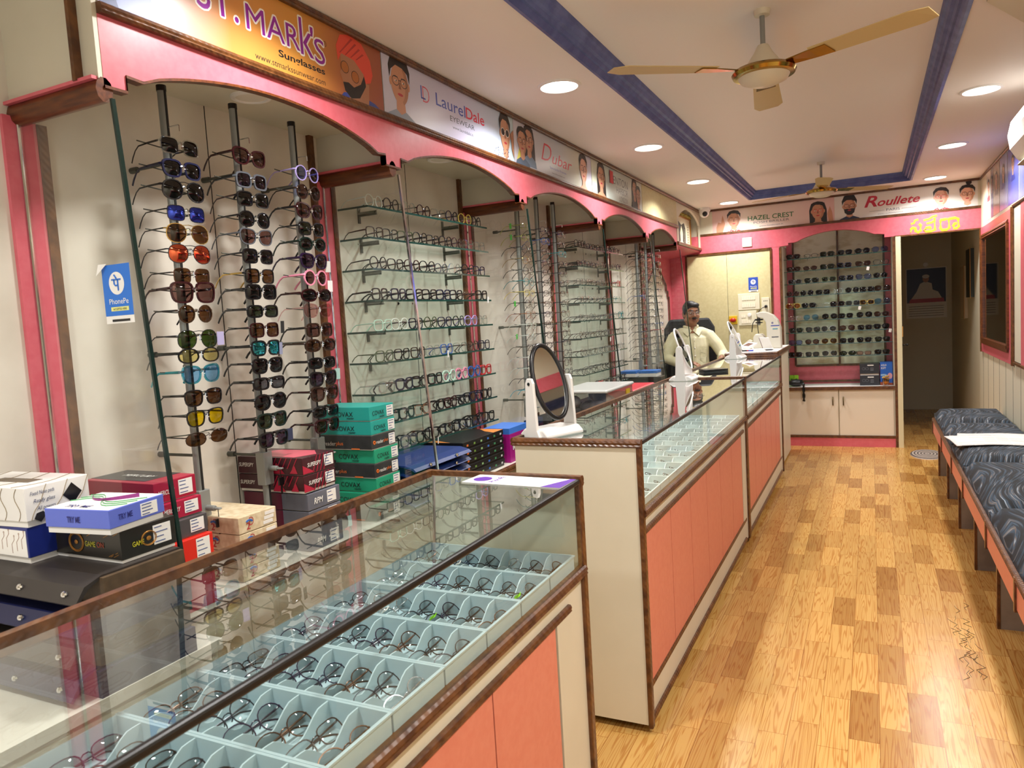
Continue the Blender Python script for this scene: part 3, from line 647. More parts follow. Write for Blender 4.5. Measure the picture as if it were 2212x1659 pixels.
for k in range(8):
    y = 1.683-k*.1655
    o = bpy.data.objects.new('frame_tray', tm7); COL.objects.link(o); o.location = (-.94, y, .7765)
    tag(o, 'pale blue slotted tray of frames in near counter, %s from its far end' % TN[k], 'tray', 'pale blue trays in the near counter')
    for s_ in range(7):
        x = -.94+.447/2-.447*(s_+.5)/7
        kind = random.choice(['half', 'rect', 'oval', 'geo', 'round', 'geo', 'half']); f = random.choice(NM)
        g = glasses_meshes(kind, 0, True)
        glasses(kind, 0, FR[f], LE[random.choice(['clear', 'fade', 'fade'])], FR[f], (x+.012, y-.004, .7815+.026), (0, math.radians(-48), random.uniform(-.05, .05)),
            '%s %s eyeglasses, %s slot from aisle, %s tray from far end, near counter' % (f, SHN[kind].split()[0], TN[s_], TN[k]), 'eyeglasses', 'eyeglasses in the near counter trays', True, True)
        if (k, s_) in ((1, 0), (2, 2), (2, 4), (0, 4)):
            tg = MB().box(-.009, .009, -.012, .012, 0, .0008).build('price_tag', pm('tag_lime', '#8fe01c', .6) if s_ < 3 else M['paper'], None)
            tg.location = (x-.002, y-.03, .815); tg.rotation_euler = (0, -.6, .4)
            tag(tg, ('lime green' if s_ < 3 else 'white')+' paper tag on the frame in %s slot of %s tray, near counter' % (TN[s_], TN[k]), 'tag', 'price tags')
tm6 = mesh_of(tray_mesh(6, .44, .125, .04), 'frame_tray', 1, False); tm6.materials[0] = M['wtray']
rest = MB()
for ci, (y0, y1) in enumerate(((2.372, 4.672), (4.685, 6.68))):
    n = int((y1-y0-.08)/.131)
    for k in range(n):
        y = y0+.10+k*.131
        o = bpy.data.objects.new('frame_tray', tm6); COL.objects.link(o); o.location = (-.94, y, .7765)
        tag(o, 'white lattice tray of folded frames in the %s counter, %s from the near end' % (('middle', 'far')[ci], ORD[k]), 'tray', 'white lattice trays')
        for s_ in range(6):
            if random.random() < .2: continue
            x = -.94+.44/2-.44*(s_+.5)/6; rest.cur = random.randint(0, 2)
            g = glasses_meshes(random.choice(['half', 'rect', 'oval']), 0, True)
            R_ = Matrix.Translation((x+.004, y, .797)) @ Matrix.Rotation(random.uniform(-.25, .25), 4, 'Z') @ Matrix.Rotation(math.radians(-62), 4, 'Y')
            c = rest.cur
            rest.cur = c; rest.add([R_ @ Vector((v[0], v[1]*.8, v[2])) for v in g['fr'].v], g['fr'].f)
            for q in g['tm']: rest.add([R_ @ Vector((v[0], v[1]*.8, v[2])) for v in q.v], q.f)
            rest.cur = 3
            for q in g['lens']: rest.add([R_ @ Vector((v[0], v[1]*.8, v[2])) for v in q.v], q.f)
ro = rest.build('folded_eyeglasses', [FR['gunmetal'], FR['bronze'], FR['black'], LE['fade']], None, smooth=True, edge=50)
tag(ro, 'many small folded eyeglasses in the white lattice trays of both far counters', 'eyeglasses', None, 'stuff')

# raised desk at the end of the far counter
dk = thing('raised_desk', 'raised cream desk at the far counter end carrying the white lens machine', 'desk', (-.95, 7.25, 0))
MB().box(-1.15, -.745, 6.80, 7.72, .02, 1.03).build('body', M['cream'], dk)
MB().box(-1.17, -.735, 6.70, 7.74, 1.045, 1.062).build('top', M['white'], dk)
rail('top_moulding', M['wood'], (-1.175, 6.69, 1.042), (-.73, 6.69, 1.042), .022, .036, dk)
rail('top_moulding', M['wood'], (-.73, 6.69, 1.042), (-.73, 7.75, 1.042), .022, .036, dk)

# ------------------------------------------------------------------ table mirrors
def table_mirror(label, x, y, z, yaw, tilt, rim, frame_col, sc=1.0, oval=(.082, .128)):
    t = thing('table_mirror', label, 'mirror', (x, y, z), yaw, 'table mirrors')
    t.scale = (sc, sc, sc)
    b = MB(); prof = [(-.075, 0), (.075, 0), (.075, .012), (.05, .032), (-.05, .032), (-.075, .012)]
    b.prism(prof, 1, -oval[0]-.018, oval[0]+.018); b.build('base', M['white'], t, local=True, bevel=.006)
    for s_ in (1, -1):
        a = MB(); a.prism([(-.045, .0), (.045, .0), (.03, .03), (.021, .20), (.012, .218), (-.012, .218), (-.021, .20), (-.03, .03)], 1, s_*(oval[0]+.022)-.006, s_*(oval[0]+.022)+.006)
        up = a.build('upright', M['white'], t, local=True, bevel=.003)
        k = MB(); k.tube([(0, s_*(oval[0]+.028), .198), (0, s_*(oval[0]+.0305), .198)], .006, 10); k.build('pivot', M['black'] if frame_col == 'black' else M['white'], up, local=True)
    a_, b_ = oval; rot = Matrix.Translation((0, 0, .198)) @ Matrix.Rotation(tilt, 4, 'Y')
    ring = [rot @ Vector((0, a_*math.cos(2*PI*k/40), b_*math.sin(2*PI*k/40))) for k in range(40)]
    MB().tube(ring, rim, 8, closed=True).build('rim', M[frame_col], t, local=True, smooth=True)
    MB().poly([rot @ Vector((.001, a_*math.cos(2*PI*k/40), b_*math.sin(2*PI*k/40))) for k in range(40)]).build('mirror_glass', M['mirror'], t, local=True)
    MB().poly([rot @ Vector((-.002, a_*math.cos(2*PI*k/40), b_*math.sin(2*PI*k/40))) for k in range(39, -1, -1)]).build('mirror_back', M[frame_col], t, local=True)
table_mirror('black-rimmed oval table mirror on white stand at the middle counter near end', -1.075, 2.50, 1.025, -.42, -.30, .009, 'black', 1.0, (.074, .14))
table_mirror('white-rimmed oval table mirror at the far end of the middle counter', -1.06, 4.60, 1.025, -.02, -.36, .006, 'white', .98, (.078, .136))
table_mirror('white-rimmed oval table mirror on the far counter by the raised desk', -1.05, 6.50, 1.025, -.08, -.42, .006, 'white', .98, (.078, .136))
# things on the counter tops
ft = thing('tablet_folder', 'closed black folder lying on the far glass counter before the man', 'folder', (-.99, 5.18, 1.0248))
for z in (0, .011): MB().box(-.085, .085, -.06, .06, z, z+.009).build('cover', M['black'], ft, local=True, bevel=.002)
ft.rotation_euler = (0, 0, .5)
pq = thing('payment_card', 'white payment card with purple corner on the near counter top', 'sign', (-.85, 1.745, 1.0245))
MB().box(-.155, .14, -.05, .05, 0, .002).build('card', M['paper'], pq, local=True)
pur = pm('violet_print', '#5f2da0', .4)
MB().lathe([(.0001, .0026), (.026, .0026)], (-.115, -.005, 0), 24, False).build('round_logo', pur, pq, local=True)
text(pq, 'lettering', 'PhonePe', (-.062, -.036, .002), (0, 1, 0), (-1, 0, 0), .07, .018, pur, .01)
MB().prism([(.085, -.05), (.14, -.05), (.14, .05), (.125, .05)], 2, .002, .0026).build('corner_stripe', pur, pq, local=True)
pq.rotation_euler = (0, 0, -.06)
# blue-white boxes, chest with bags and red case behind the middle and far counters
def flatbox(name, label, cat, b, m, lidm=None, lid=.4, group=None):
    x0, x1, y0, y1, z0, z1 = b; t = thing(name, label, cat, ((x0+x1)/2, (y0+y1)/2, z0), 0, group)
    zz = z1-(z1-z0)*lid
    MB().box(x0+.002, x1-.002, y0+.002, y1-.002, z0, zz).build('body', m, t); MB().box(x0, x1, y0, y1, zz, z1).build('lid', lidm or m, t, bevel=.002)
    return t
cb = pm('clear_plastic', '#c9cbc8', .2)
t = thing('plastic_chest', 'translucent white plastic chest of bagged parts behind the middle counter', 'container', (-1.42, 3.9, .90))
MB().box(-1.55, -1.27, 3.70, 4.18, .90, 1.045).build('tub', clear('milky_plastic', (.72, .73, .72, 1), extra=.12, rough=.2), t)
MB().box(-1.56, -1.26, 3.69, 4.19, 1.045, 1.062).build('lid', cb, t, bevel=.008)
bagm = noisy('grey_pouches', '#8a8590', '#c9c4c0', 14, .4)
bg = MB()
for k in range(14): bg.ball((-1.41+random.uniform(-.08, .08), 3.76+k*.027, .945+random.uniform(-.01, .05)), .05, .05, .035, 8, 6)
bg.build('pouches', bagm, t, smooth=True)
box('yellow_slip', pm('yellow_card', '#e0b820', .5), (-1.2695, -1.2665, 4.05, 4.12, .93, 1.03), t)
box('carton_stand', M['dark'], (-1.75, -1.49, 3.68, 4.2, .7335, .8995), t)
t = thing('red_case', 'red folded frame case with snaps behind the middle counter', 'case', (-1.42, 4.62, .76))
MB().prism([(-1.6, .985), (-1.34, .985), (-1.28, .955), (-1.28, .91), (-1.6, .91)], 1, 4.4, 4.9).build('body', pm('red_leatherette', '#b5182c', .45), t, bevel=.004)
for y in (4.5, 4.65, 4.8): MB().ball((-1.302, y, .968), .008, .008, .008, 8, 6).build('snap', M['chrome'], t)
box('stand', M['dark'], (-1.75, -1.49, 4.42, 4.88, .7335, .91), t)
flatbox('carton', 'blue and white carton behind the middle counter, left of its twin', 'box', (-1.935, -1.80, 6.04, 6.19, .9235, .975), M['white'], pm('carton_blue', '#2f6fc0', .4), .45, 'blue and white cartons')
flatbox('carton', 'blue and white carton beside the pole lock, right of its twin', 'box', (-1.775, -1.62, 6.04, 6.19, .9235, .975), M['white'], pm('carton_blue', '#2f6fc0', .4), .45, 'blue and white cartons')
flatbox('equipment_box', 'large black box under the blue and white cartons', 'box', (-1.94, -1.58, 6.02, 6.21, .7335, .9225), M['black'])
# ------------------------------------------------------------------ stock boxes on the ledge
AW = [False]
def away(t):
    """boxes of the far ledge: sized and set for the shallower cabinet along the wall"""
    if AW[0]: t.location = (t.location.x*1.12, t.location.y*1.12, 1.45-(1.45-t.location.z)*1.12); t.scale = (1.12, 1.12, 1.12)
ZB = 1.45-(1.45-.7338)/1.12
def stock(name, label, x, y, z, lx, ly, h, yaw, lidm, basem, lidf=.75, group=None, lx_dir=-1):
    """carton with lid; local origin at its front near corner: body runs to -x and +y"""
    t = thing(name, label, 'box', (x, y, z), yaw, group); away(t)
    MB().box(-lx+.003, -.003, .003, ly-.003, 0, h*(1-lidf)+.002).build('base', basem, t, local=True)
    l = MB().box(-lx, 0, 0, ly, h*(1-lidf), h).build('lid', lidm, t, local=True, bevel=.0015)
    return t
def sticker(t, y0, y1, z0, z1, lines=4, x=0):
    MB().box(x, x+.0008, y0, y1, z0, z1).build('price_label', M['paper'], t, local=True)
    ln = MB(); n = lines
    for k in range(n):
        zz = z0+(z1-z0)*(k+.5)/n; ln.box(x+.0008, x+.0011, y0+.003, y0+(y1-y0)*random.uniform(.45, .85), zz-.0011, zz+.0011)
    ln.build('label_print', pm('faded_ink', '#4a5a8a', .6), t, local=True)
UX, UY, UZ = (1, 0, 0), (0, 1, 0), (0, 0, 1)
teal = pm('teal_card', '#1f9a90', .45); teal2 = pm('green_card', '#1e9470', .45); dkc = noisy('charcoal_card', '#2a2b2c', '#343536', 30, .4); orange = pm('orange_print', '#e0702a', .5)
whitebase = pm('white_card', '#dcdad4', .55)
# COVAX / reader stack
AW[0] = True; zt = 1.199; seq = ['c', 'c', 'r', 'c', 'r', 'c', 'c', 'r']
for k, q in enumerate(seq):
    h = (zt-ZB)/8-.0008; z = ZB+(7-k)*(zt-ZB)/8; y = 1.972+random.uniform(-.012, .004); nm = ORD[k]
    if q == 'c':
        t = stock('stock_box', 'teal reading-glasses carton, %s from top of the tall teal and charcoal stack' % nm, -1.497, y, z, .235, .137, h, 0, teal if k < 2 else teal2, whitebase, .96, 'teal and charcoal carton stack')
        text(t, 'lettering', 'COVAX', (-.15, 0, .016), UX, UZ, .082, .016, M['ink'], .0); text(t, 'lettering', 'reader', (-.094, 0, .007), UX, UZ, .03, .008, M['ink'], .01)
        text(t, 'lettering', 'COVAX', (0, .015, .017), UY, UZ, .065, .015, M['ink'], .0); text(t, 'lettering', 'reader', (0, .052, .007), UY, UZ, .03, .008, M['ink'], .01)
        sticker(t, .096, .133, .006, .042)
    else:
        t = stock('stock_box', 'charcoal carton with orange lettering, %s from top of the teal stack' % nm, -1.497, y, z, .235, .137, h, 0, dkc, whitebase, .94, 'teal and charcoal carton stack')
        text(t, 'lettering', 'reader', (-.2, 0, .014), UX, UZ, .05, .014, M['paper']); text(t, 'lettering', 'plus', (-.148, 0, .012), UX, UZ, .03, .016, orange)
        MB().prism([(-.075, -.0006), (-.05, -.0006), (-.06, -.0001), (-.085, -.0001)], 2, .002, .006).build('orange_corner', orange, t, local=True)
        text(t, 'lettering', 'reader', (0, .025, .018), UY, UZ, .04, .012, M['paper']); text(t, 'lettering', 'plus', (0, .067, .016), UY, UZ, .024, .014, orange)
        MB().lathe([(.0065, -.0006), (.0065, .0006), (.003, .0006), (.003, -.0006)], (0, 0, 0), 16).build('round_mark', orange, t, local=True).matrix_local = Matrix.Translation((.0006, .015, .024)) @ Matrix.Rotation(PI/2, 4, 'Y')
        sticker(t, .098, .133, .006, .042)
# maroon stack with two rpm boxes below
mar = noisy('maroon_card', '#3a0f18', '#431320', 20, .3); crim = pm('crimson_print', '#b01f3c', .35)
def shards(t, lx, ly, h):
    m = MB()
    for a, b_, c, d in ((-.12, .004, -.07, .038), (-.05, .006, -.02, .03)): m.add([(a, -.0008, b_), (c, -.0008, b_), (a+.02, -.0008, d)], [(0, 1, 2)])
    for k in range(5): m.add([(-.10+k*.02, -.0008, h), (-.097+k*.02, -.0008, h), (-.117+k*.02, -.0008, .02), (-.12+k*.02, -.0008, .02)], [(0, 1, 2, 3)])
    m.add([(.0008, 0, .004), (.0008, .05, .004), (.0008, 0, .03)], [(0, 1, 2)])
    for k in range(4): m.add([(.0008, .04+k*.016, .002), (.0008, .043+k*.016, .002), (.0008, .065+k*.016, h), (.0008, .062+k*.016, h)], [(0, 1, 2, 3)])
    m.build('printed_shards', crim, t, local=True)
for k in range(2):
    z = 1.093-.0535*(k+1); t = stock('stock_box', ('upper' if k == 0 else 'lower')+' maroon carton with crimson shards behind the middle sunglass pole', -1.497, 1.63, z, .255, .142, .052, 0, mar, whitebase, .98 if k == 0 else .86, 'maroon cartons')
    shards(t, .255, .142, .052)
    text(t, 'lettering', 'SUPERSPY', (0, .02, .022), UY, UZ, .06, .012, M['paper'], .01, .2); sticker(t, .095, .135, .012, .046)
    text(t, 'lettering', 'SUPERSPY', (-.25, 0, .022), UX, UZ, .06, .012, M['paper'], .01, .2)
    if k == 0: MB().prism([(-.21, .02), (-.04, .01), (-.01, .075), (-.06, .125), (-.19, .12), (-.235, .07)], 2, .052, .0525).build('lid_print', pm('rose_print', '#d2566a', .3), t, local=True)
rg = noisy('rpm_grey', '#5d5f6a', '#6a6c78', 8, .35)
for k in range(3):
    h = .05 if k < 2 else .984-.104-ZB-.001; z = .984-.052*(k+1) if k < 2 else ZB; t = stock('stock_box', 'grey and wine carton under the maroon cartons, %s of its stack' % ('upper', 'second', 'lowest')[k], -1.494, 1.637, z, .25, .145, h, 0, rg, whitebase, .98, 'grey and wine cartons')
    MB().box(-.2505, -.10, -.0008, 0, 0, h).build('wine_panel', pm('wine_print', '#5c1730', .35), t, local=True)
    text(t, 'lettering', 'RPM', (0, .025, .016), UY, UZ, .04, .018, M['paper'], .015, .25); sticker(t, .085, .125, .008, .044, 3)
# 20th-anniversary beige boxes
bei = noisy('beige_patterned_card', '#cdb894', '#e0d0b0', 60, .35, 1)
for k in range(4):
    h = .045 if k < 3 else .984-.138-ZB-.001; z = .984-.046*(k+1) if k < 3 else ZB
    t = stock('stock_box', 'cream patterned carton with red and blue numeral, %s from top of its stack' % ORD[k], -1.493, 1.372, z, .26, .135, h, 0, bei, whitebase, .98, 'cream patterned cartons')
    for (o, u, w) in (((-.10, 0, .008), UX, .03), ((0, .025, .008), UY, .03)):
        text(t, 'numeral', '2', o, u, UZ, .013, .019, pm('numeral_red', '#b03038', .4), .01); text(t, 'numeral', 'D', tuple(Vector(o)+Vector(u)*.011+Vector(UZ)*.009), u, UZ, .015, .022, pm('numeral_red', '#b03038', .4), -.01)
        a = MB(); c = Vector(o)+Vector(u)*.010+Vector(UZ)*.017
        n_ = Vector(u).cross(Vector(UZ))
        for r in (.009, .012): a.tube([c+n_*.0014+Vector(u)*(r*math.cos(q*.3+.2))+Vector(UZ)*(r*math.sin(q*.3+.2)*.7) for q in range(0, 9)], .0014, 4)
        a.build('blue_swoosh', pm('swoosh_blue', '#3a6fc0', .4), t, local=True)
    sg = MB(); 
    for q in range(3): sg.box(0, .0008, .085+q*.004, .12+q*.004, .006+q*.012, .015+q*.012)
    sg.build('white_tabs', M['paper'], t, local=True)
AW[0] = False
# red stack behind the glass
rs = [('crimson carton with dark grey lid panel and white label', '#a01335', .055), ('crimson carton with white label, second in its stack', '#a5143a', .047), ('dark grey carton with white label, third below crimson cartons', '#4a4648', .05), ('bright red carton at the bottom of the crimson stack', '#d8281c', .066)]
z = 1.098
for k, (lb, c, h) in enumerate(rs):
    z -= h+.0012; t = stock('stock_box', lb, -1.64+.015*k, 1.245, z, .27, .13, h, 0, pm('card_'+c[1:], c, .35), whitebase, .97, 'crimson carton stack')
    sticker(t, .075, .118, .01, h-.006); text(t, 'lettering', 'MERCURY', (0, .012, .02), UY, UZ, .05, .012, M['paper'], .01, .2) if k < 2 else None
    if k == 0:
        MB().box(-.27, -.055, .02, .13, h, h+.0006).build('dark_lid_panel', dkc, t, local=True)
        text(t, 'lettering', 'MERCURY', (-.2, .06, h+.0006), UX, UY, .12, .02, M['paper'], .0, .2)
bottom = z
t = stock('stock_box', 'plain crimson carton hidden at the foot of the crimson stack', -1.60, 1.245, .734, .27, .13, bottom-.7355, 0, pm('card_a01335', '#a01335', .35), whitebase, .9, 'crimson carton stack')
# left foreground: folders, GAME ON, TRY ME, white and blue boxes
def folder_case(label, y0, y1, z, col, x1=-1.36, h=.06, group='snap-fastened sample cases'):
    t = thing('sample_case', label, 'case', (-1.7, (y0+y1)/2, z), 0, group); away(t); xb = -1.745 if AW[0] else -1.96; m = pm('leatherette_'+col[1:], col, .42); m2 = noisy('case_side', '#5a4630', '#6b543a', 40, .5)
    c = Vector((-1.7, (y0+y1)/2, z)); ya, yb = y0-c.y, y1-c.y; xb += 1.7; x1 += 1.7
    MB().box(xb+.005, x1-.06, ya+.01, yb-.004, 0, h-.006).build('body', m, t, local=True)
    MB().prism([(xb, h), (x1-.05, h), (x1-.012, h-.01), (x1, h*.35), (x1-.006, h*.35-.003), (x1-.018, h-.016), (x1-.055, h-.006), (xb, h-.006)], 1, ya, yb).build('flap', m, t, local=True)
    for yy in (ya+(yb-ya)*.25, ya+(yb-ya)*.72): MB().ball((x1-.003, yy, h*.58), .006, .007, .007, 10, 6).build('snap', M['chrome'], t, local=True)
    return t
def flap_case(label, x1, y0, y1, z, col, h):
    """soft case lying on the ledge, its snap flap folding down over the near edge"""
    t = thing('sample_case', label, 'case', (-1.7, (y0+y1)/2, z), 0, 'snap-fastened sample cases'); m = pm('leatherette_'+col[1:], col, .45); m2 = noisy('case_side', '#4a3a28', '#5a4732', 40, .5)
    MB().box(-1.96, x1, y0+.055, y1, z, z+h-.004).build('body', m2 if col == '#2c2623' else m, t)
    MB().prism([(y1, z+h), (y0+.06, z+h), (y0+.022, z+h-.012), (y0, z+h*.28), (y0+.004, z+h*.28-.004), (y0+.03, z+h-.019), (y0+.062, z+h-.004), (y1, z+h-.004)], 0, -1.963, x1-.012).build('flap', m, t)
    for x in (x1-.055, x1-.20, x1-.36): MB().ball((x, y0+.008, z+h*.55), .008, .006, .007, 10, 6).build('snap', M['chrome'], t)
for k in range(4):
    flap_case(['topmost brown snap case under the game carton, left foreground', 'dark blue snap case second from top in the left foreground pile', 'brown snap case third from top in the left foreground pile', 'dark blue snap case at the bottom of the left foreground pile'][k],
        -1.385+.012*(k % 2), .865-.012*k, 1.112, .995-.0587*(k+1), '#2c2623' if k % 2 == 0 else '#0d143e', .0585)
game = noisy('game_card', '#1c1a16', '#2b2620', 6, .25); gold = pm('gold_print', '#b07a34', .3, .5); yel = pm('yellow_print', '#c9c430', .5)
t = stock('stock_box', 'black carton with golden ring emblem on the topmost brown case', -1.415, .985, .9955, .24, .135, .07, .0, game, whitebase, .9)
text(t, 'lettering', 'GAME', (-.115, 0, .030), UX, UZ, .034, .012, yel, .01); text(t, 'lettering', 'ON', (-.076, 0, .030), UX, UZ, .022, .012, pm('orange_dim', '#b0401c', .5), .01)
text(t, 'lettering', 'GAME', (0, .026, .028), UY, UZ, .028, .011, yel, .01)
def rings(t, c, u, r):
    m = MB(); c = Vector(c); u = Vector(u); v = Vector(UZ); n_ = u.cross(v)
    for rr, th in ((r, .0022), (r*.86, .0012)): m.tube([c+n_*.0008+u*(rr*math.cos(q*PI/16))+v*(rr*.86*math.sin(q*PI/16)) for q in range(32)], th, 4, closed=True, flat=.4, up=None)
    m.build('ring_emblem', gold, t, local=True, smooth=True)
    b_ = MB(); b_.ball(c+n_*.001, .006 if abs(u.x) else .001, .001 if abs(u.x) else .006, .005, 8, 6); b_.build('centre_mark', gold, t, local=True)
rings(t, (-.145, 0, .037), UX, .024); rings(t, (0, .066, .037), UY, .018); sticker(t, .078, .122, .018, .06)
tl = MB()
for k in range(10):
    a = random.uniform(-.22, -.02); b_ = random.choice([.012, .058, .052, .016]); tl.add([(a, -.0007, b_), (a+.016, -.0007, b_+.007), (a+.016, -.0007, b_+.008), (a, -.0007, b_+.001)], [(0, 1, 2, 3)])
tl.build('thin_gold_lines', gold, t, local=True)
per = pm('periwinkle_card', '#5b6cc9', .4)
t = stock('stock_box', 'periwinkle blue carton with swirly white lid on the black carton', -1.402, .957, 1.0657, .178, .145, .052, .12, per, whitebase, .76)
MB().box(-.176, -.002, .002, .143, .052, .0525).build('lid_print', M['paper'], t, local=True)
sw = MB()
for k, yy in enumerate((.06, .075, .09)): sw.tube([(-.174+.17*q/10, yy+.03*math.sin(q*.6+.4*k), .0528) for q in range(11)], .003, 4, flat=.15, up=(0, 0, 1))
sw.build('green_swirl', pm('swirl_green', '#5aa06a', .5), t, local=True)
sw = MB(); sw.tube([(-.174+.14*q/10, .12-.05*math.sin(q*.3), .0529) for q in range(11)], [.002+.001*q for q in range(11)], 4, flat=.08, up=(0, 0, 1)); sw.build('plum_swirl', pm('swirl_plum', '#8a2f7a', .5), t, local=True)
navyp = pm('navy_print', '#1b1f6e', .5)
text(t, 'lettering', 'TRY ME', (-.14, .012, .0526), UX, UY, .07, .018, navyp, .02)
text(t, 'lettering', 'TRY ME', (-.115, 0, .024), UX, UZ, .036, .013, navyp, .02); text(t, 'lettering', 'TRY ME', (0, .022, .026), UY, UZ, .036, .012, navyp, .02)
sticker(t, .08, .125, .018, .045)
wc = noisy('white_wavy_card', '#dcdad6', '#e4e2de', 3, .4)
t = stock('stock_box', 'blue carton with white circuit-board print beneath the white wavy carton', -1.63, .925, .9955, .26, .15, .0785, .0, pm('deep_blue_card', '#15246e', .35), whitebase, .84)
MB().prism([(-.18, .0), (-.005, .0), (-.005, .0008), (-.18, .0008)], 2, .014, .072).build('white_print', M['paper'], t, local=True).location = (0, -.0009, 0)
ci = MB()
for k in range(9):
    a = -.165+.018*k; b_ = .02+.006*(k % 3); ci.tube([(a, -.001, b_), (a, -.001, b_+.02), (a+.01, -.001, b_+.03), (a+.01, -.001, b_+.036)], .0006, 4); ci.tube([(a+.01+.002*math.cos(q), -.001, b_+.0385+.002*math.sin(q)) for q in (0, 1.05, 2.1, 3.14, 4.2, 5.2)], .0005, 4, closed=True)
ci.build('circuit_lines', pm('copper_print', '#8a5a3a', .4), t, local=True)
t = stock('stock_box', 'white wavy-lined carton with handwriting and black diamond sticker', -1.625, .925, 1.0745, .265, .15, .086, .06, wc, whitebase, .85)
wl = MB()
for k in range(6): wl.tube([(-.25+.045*k+.008*math.sin(q*.8), -.0006, .014+.07*q/8) for q in range(9)], .0007, 4)
for k in range(3): wl.tube([(.0006, .01+.05*k+.04*q/8, .014+.068*q/8+.004*math.sin(q)) for q in range(9)], .0007, 4)
for k in range(4): wl.tube([(-.25+.07*k+.02*math.sin(q*.5), .15*q/8, .0866) for q in range(9)], .0007, 4)
wl.build('wavy_lines', pm('tan_print', '#8d7a5a', .5), t, local=True)
MB().box(-.19, -.06, .05, .085, .086, .0866).build('bronze_panel', pm('bronze_print', '#5d5142', .4), t, local=True)
MB().add([(.001, .085, .052), (.001, .108, .076), (.001, .131, .052), (.001, .108, .028)], [(0, 3, 2, 1)]).build('diamond_sticker', M['black'], t, local=True)
MB().add([(.001, .016, .016), (.001, .03, .006), (.001, .044, .02), (.001, .037, .029), (.001, .022, .027)], [(0, 1, 2, 3, 4)]).build('gem_sketch', M['ink'], t, local=True)
hand = pm('biro', '#27345f', .6)
for k, s_ in enumerate(('Fixed Nose pads', 'Ready glass', 'All powers')): text(t, 'handwriting', s_, (0, .012+.006*k, .064-.017*k), UY, UZ, .055-.006*k, .011, hand, 0, .3)
# dark blue folders and black box stack under the nearer shelves
AW[0] = True; fh = (.968-ZB)/5
for k in range(5):
    z = .968-fh*(k+1)
    folder_case('navy blue snap case between teal cartons and black cartons, %s from top' % ORD[k], 2.13, 2.53, z, '#16306e', -1.44-.004*k, fh-.0006, 'navy snap cases')
for k in range(5):
    h = (.974-ZB)/5-.0005; z = ZB+(4-k)*(h+.0005)
    t = stock('stock_box', 'black slim carton with small coloured emblems, %s from top beside the pink pilaster' % ORD[k], -1.497, 2.56, z, .26, .365, h, 0, pm('black_card', '#141416', .35), M['black'], .7, 'black slim cartons')
    for q, c in enumerate(('#d8702c', '#6a8f3a', '#8fb878', '#3a6fc0', '#3f8a5a', '#c9c9c9')): MB().box(0, .0007, .03+.06*q, .044+.06*q, .012, .020).build('emblem', pm('emblem_'+c[1:], c, .5), t, local=True)
    if k == 0: MB().prism([(-.26, 0), (-.06, 0), (-.20, .06), (-.26, .06)], 2, h, h+.0006).build('orange_corner', pm('orange_card', '#d8863c', .4), t, local=True); MB().prism([(-.06, .30), (0, .27), (0, .365), (-.12, .365)], 2, h, h+.0006).build('orange_corner', pm('orange_card', '#d8863c', .4), t, local=True)
mg = thing('childrens_carton', 'magenta and blue carton with white lettering beyond the black cartons', 'box', (-1.74, 3.42, .734)); AW[0] = False
MB().box(-1.82, -1.67, 3.33, 3.55, .734, .88).build('body', pm('magenta_card', '#a5127f', .4), mg); MB().box(-1.82, -1.67, 3.33, 3.55, .88, .91).build('lid', pm('kids_blue', '#3f7ad8', .4), mg)
text(mg, 'lettering', 'kids', (.0705, -.06, .06), UY, UZ, .1, .05, M['paper'], .03)
# ------------------------------------------------------------------ banners, portraits, niche, camera
class Print:
    """flat printed pictures on a banner: layers of coloured shapes in banner coordinates"""
    def __init__(s, o, u, v): s.o = Vector(o); s.u = Vector(u); s.v = Vector(v); s.n = s.u.cross(s.v); s.mb = MB(); s.mats = []; s.k = .0012; s.parent = None
    def shape(s, pts, m):
        if m not in s.mats: s.mats.append(m)
        s.mb.cur = s.mats.index(m); s.k += .00003
        s.mb.poly([s.o+s.u*a+s.v*b+s.n*s.k for a, b in pts])
    def ell(s, cx, cy, rx, ry, m, n=20, a0=0, a1=2*PI, rot=0):
        p = []
        full = abs(a1-a0-2*PI) < 1e-6
        for k in range(n if full else n+1):
            w = a0+(a1-a0)*k/n; x, y = rx*math.cos(w), ry*math.sin(w); p.append((cx+x*math.cos(rot)-y*math.sin(rot), cy+x*math.sin(rot)+y*math.cos(rot)))
        s.shape(p, m)
    def ring(s, cx, cy, rx, ry, t, m, n=16):
        if m not in s.mats: s.mats.append(m)
        s.mb.cur = s.mats.index(m); s.k += .00003
        q = lambda f, k: s.o+s.u*(cx+(rx+f)*math.cos(2*PI*k/n))+s.v*(cy+(ry+f)*math.sin(2*PI*k/n))+s.n*s.k
        vs = [q(0, k) for k in range(n)]+[q(t, k) for k in range(n)]
        s.mb.add(vs, [(k, n+k, n+(k+1) % n, (k+1) % n) for k in range(n)])
    def done(s, parent, name='print'): return s.mb.build(name, s.mats, parent) if s.mb.f else None
sk = dict(fair=pm('print_skin_fair', '#d9a48c', .4), mid=pm('print_skin', '#c08a6c', .4), deep=pm('print_skin_deep', '#a87456', .4)); hair = pm('print_hair', '#1d1718', .4); lips = pm('print_lips', '#b0303c', .4); shade_ = pm('print_shade', '#8a5a44', .4)
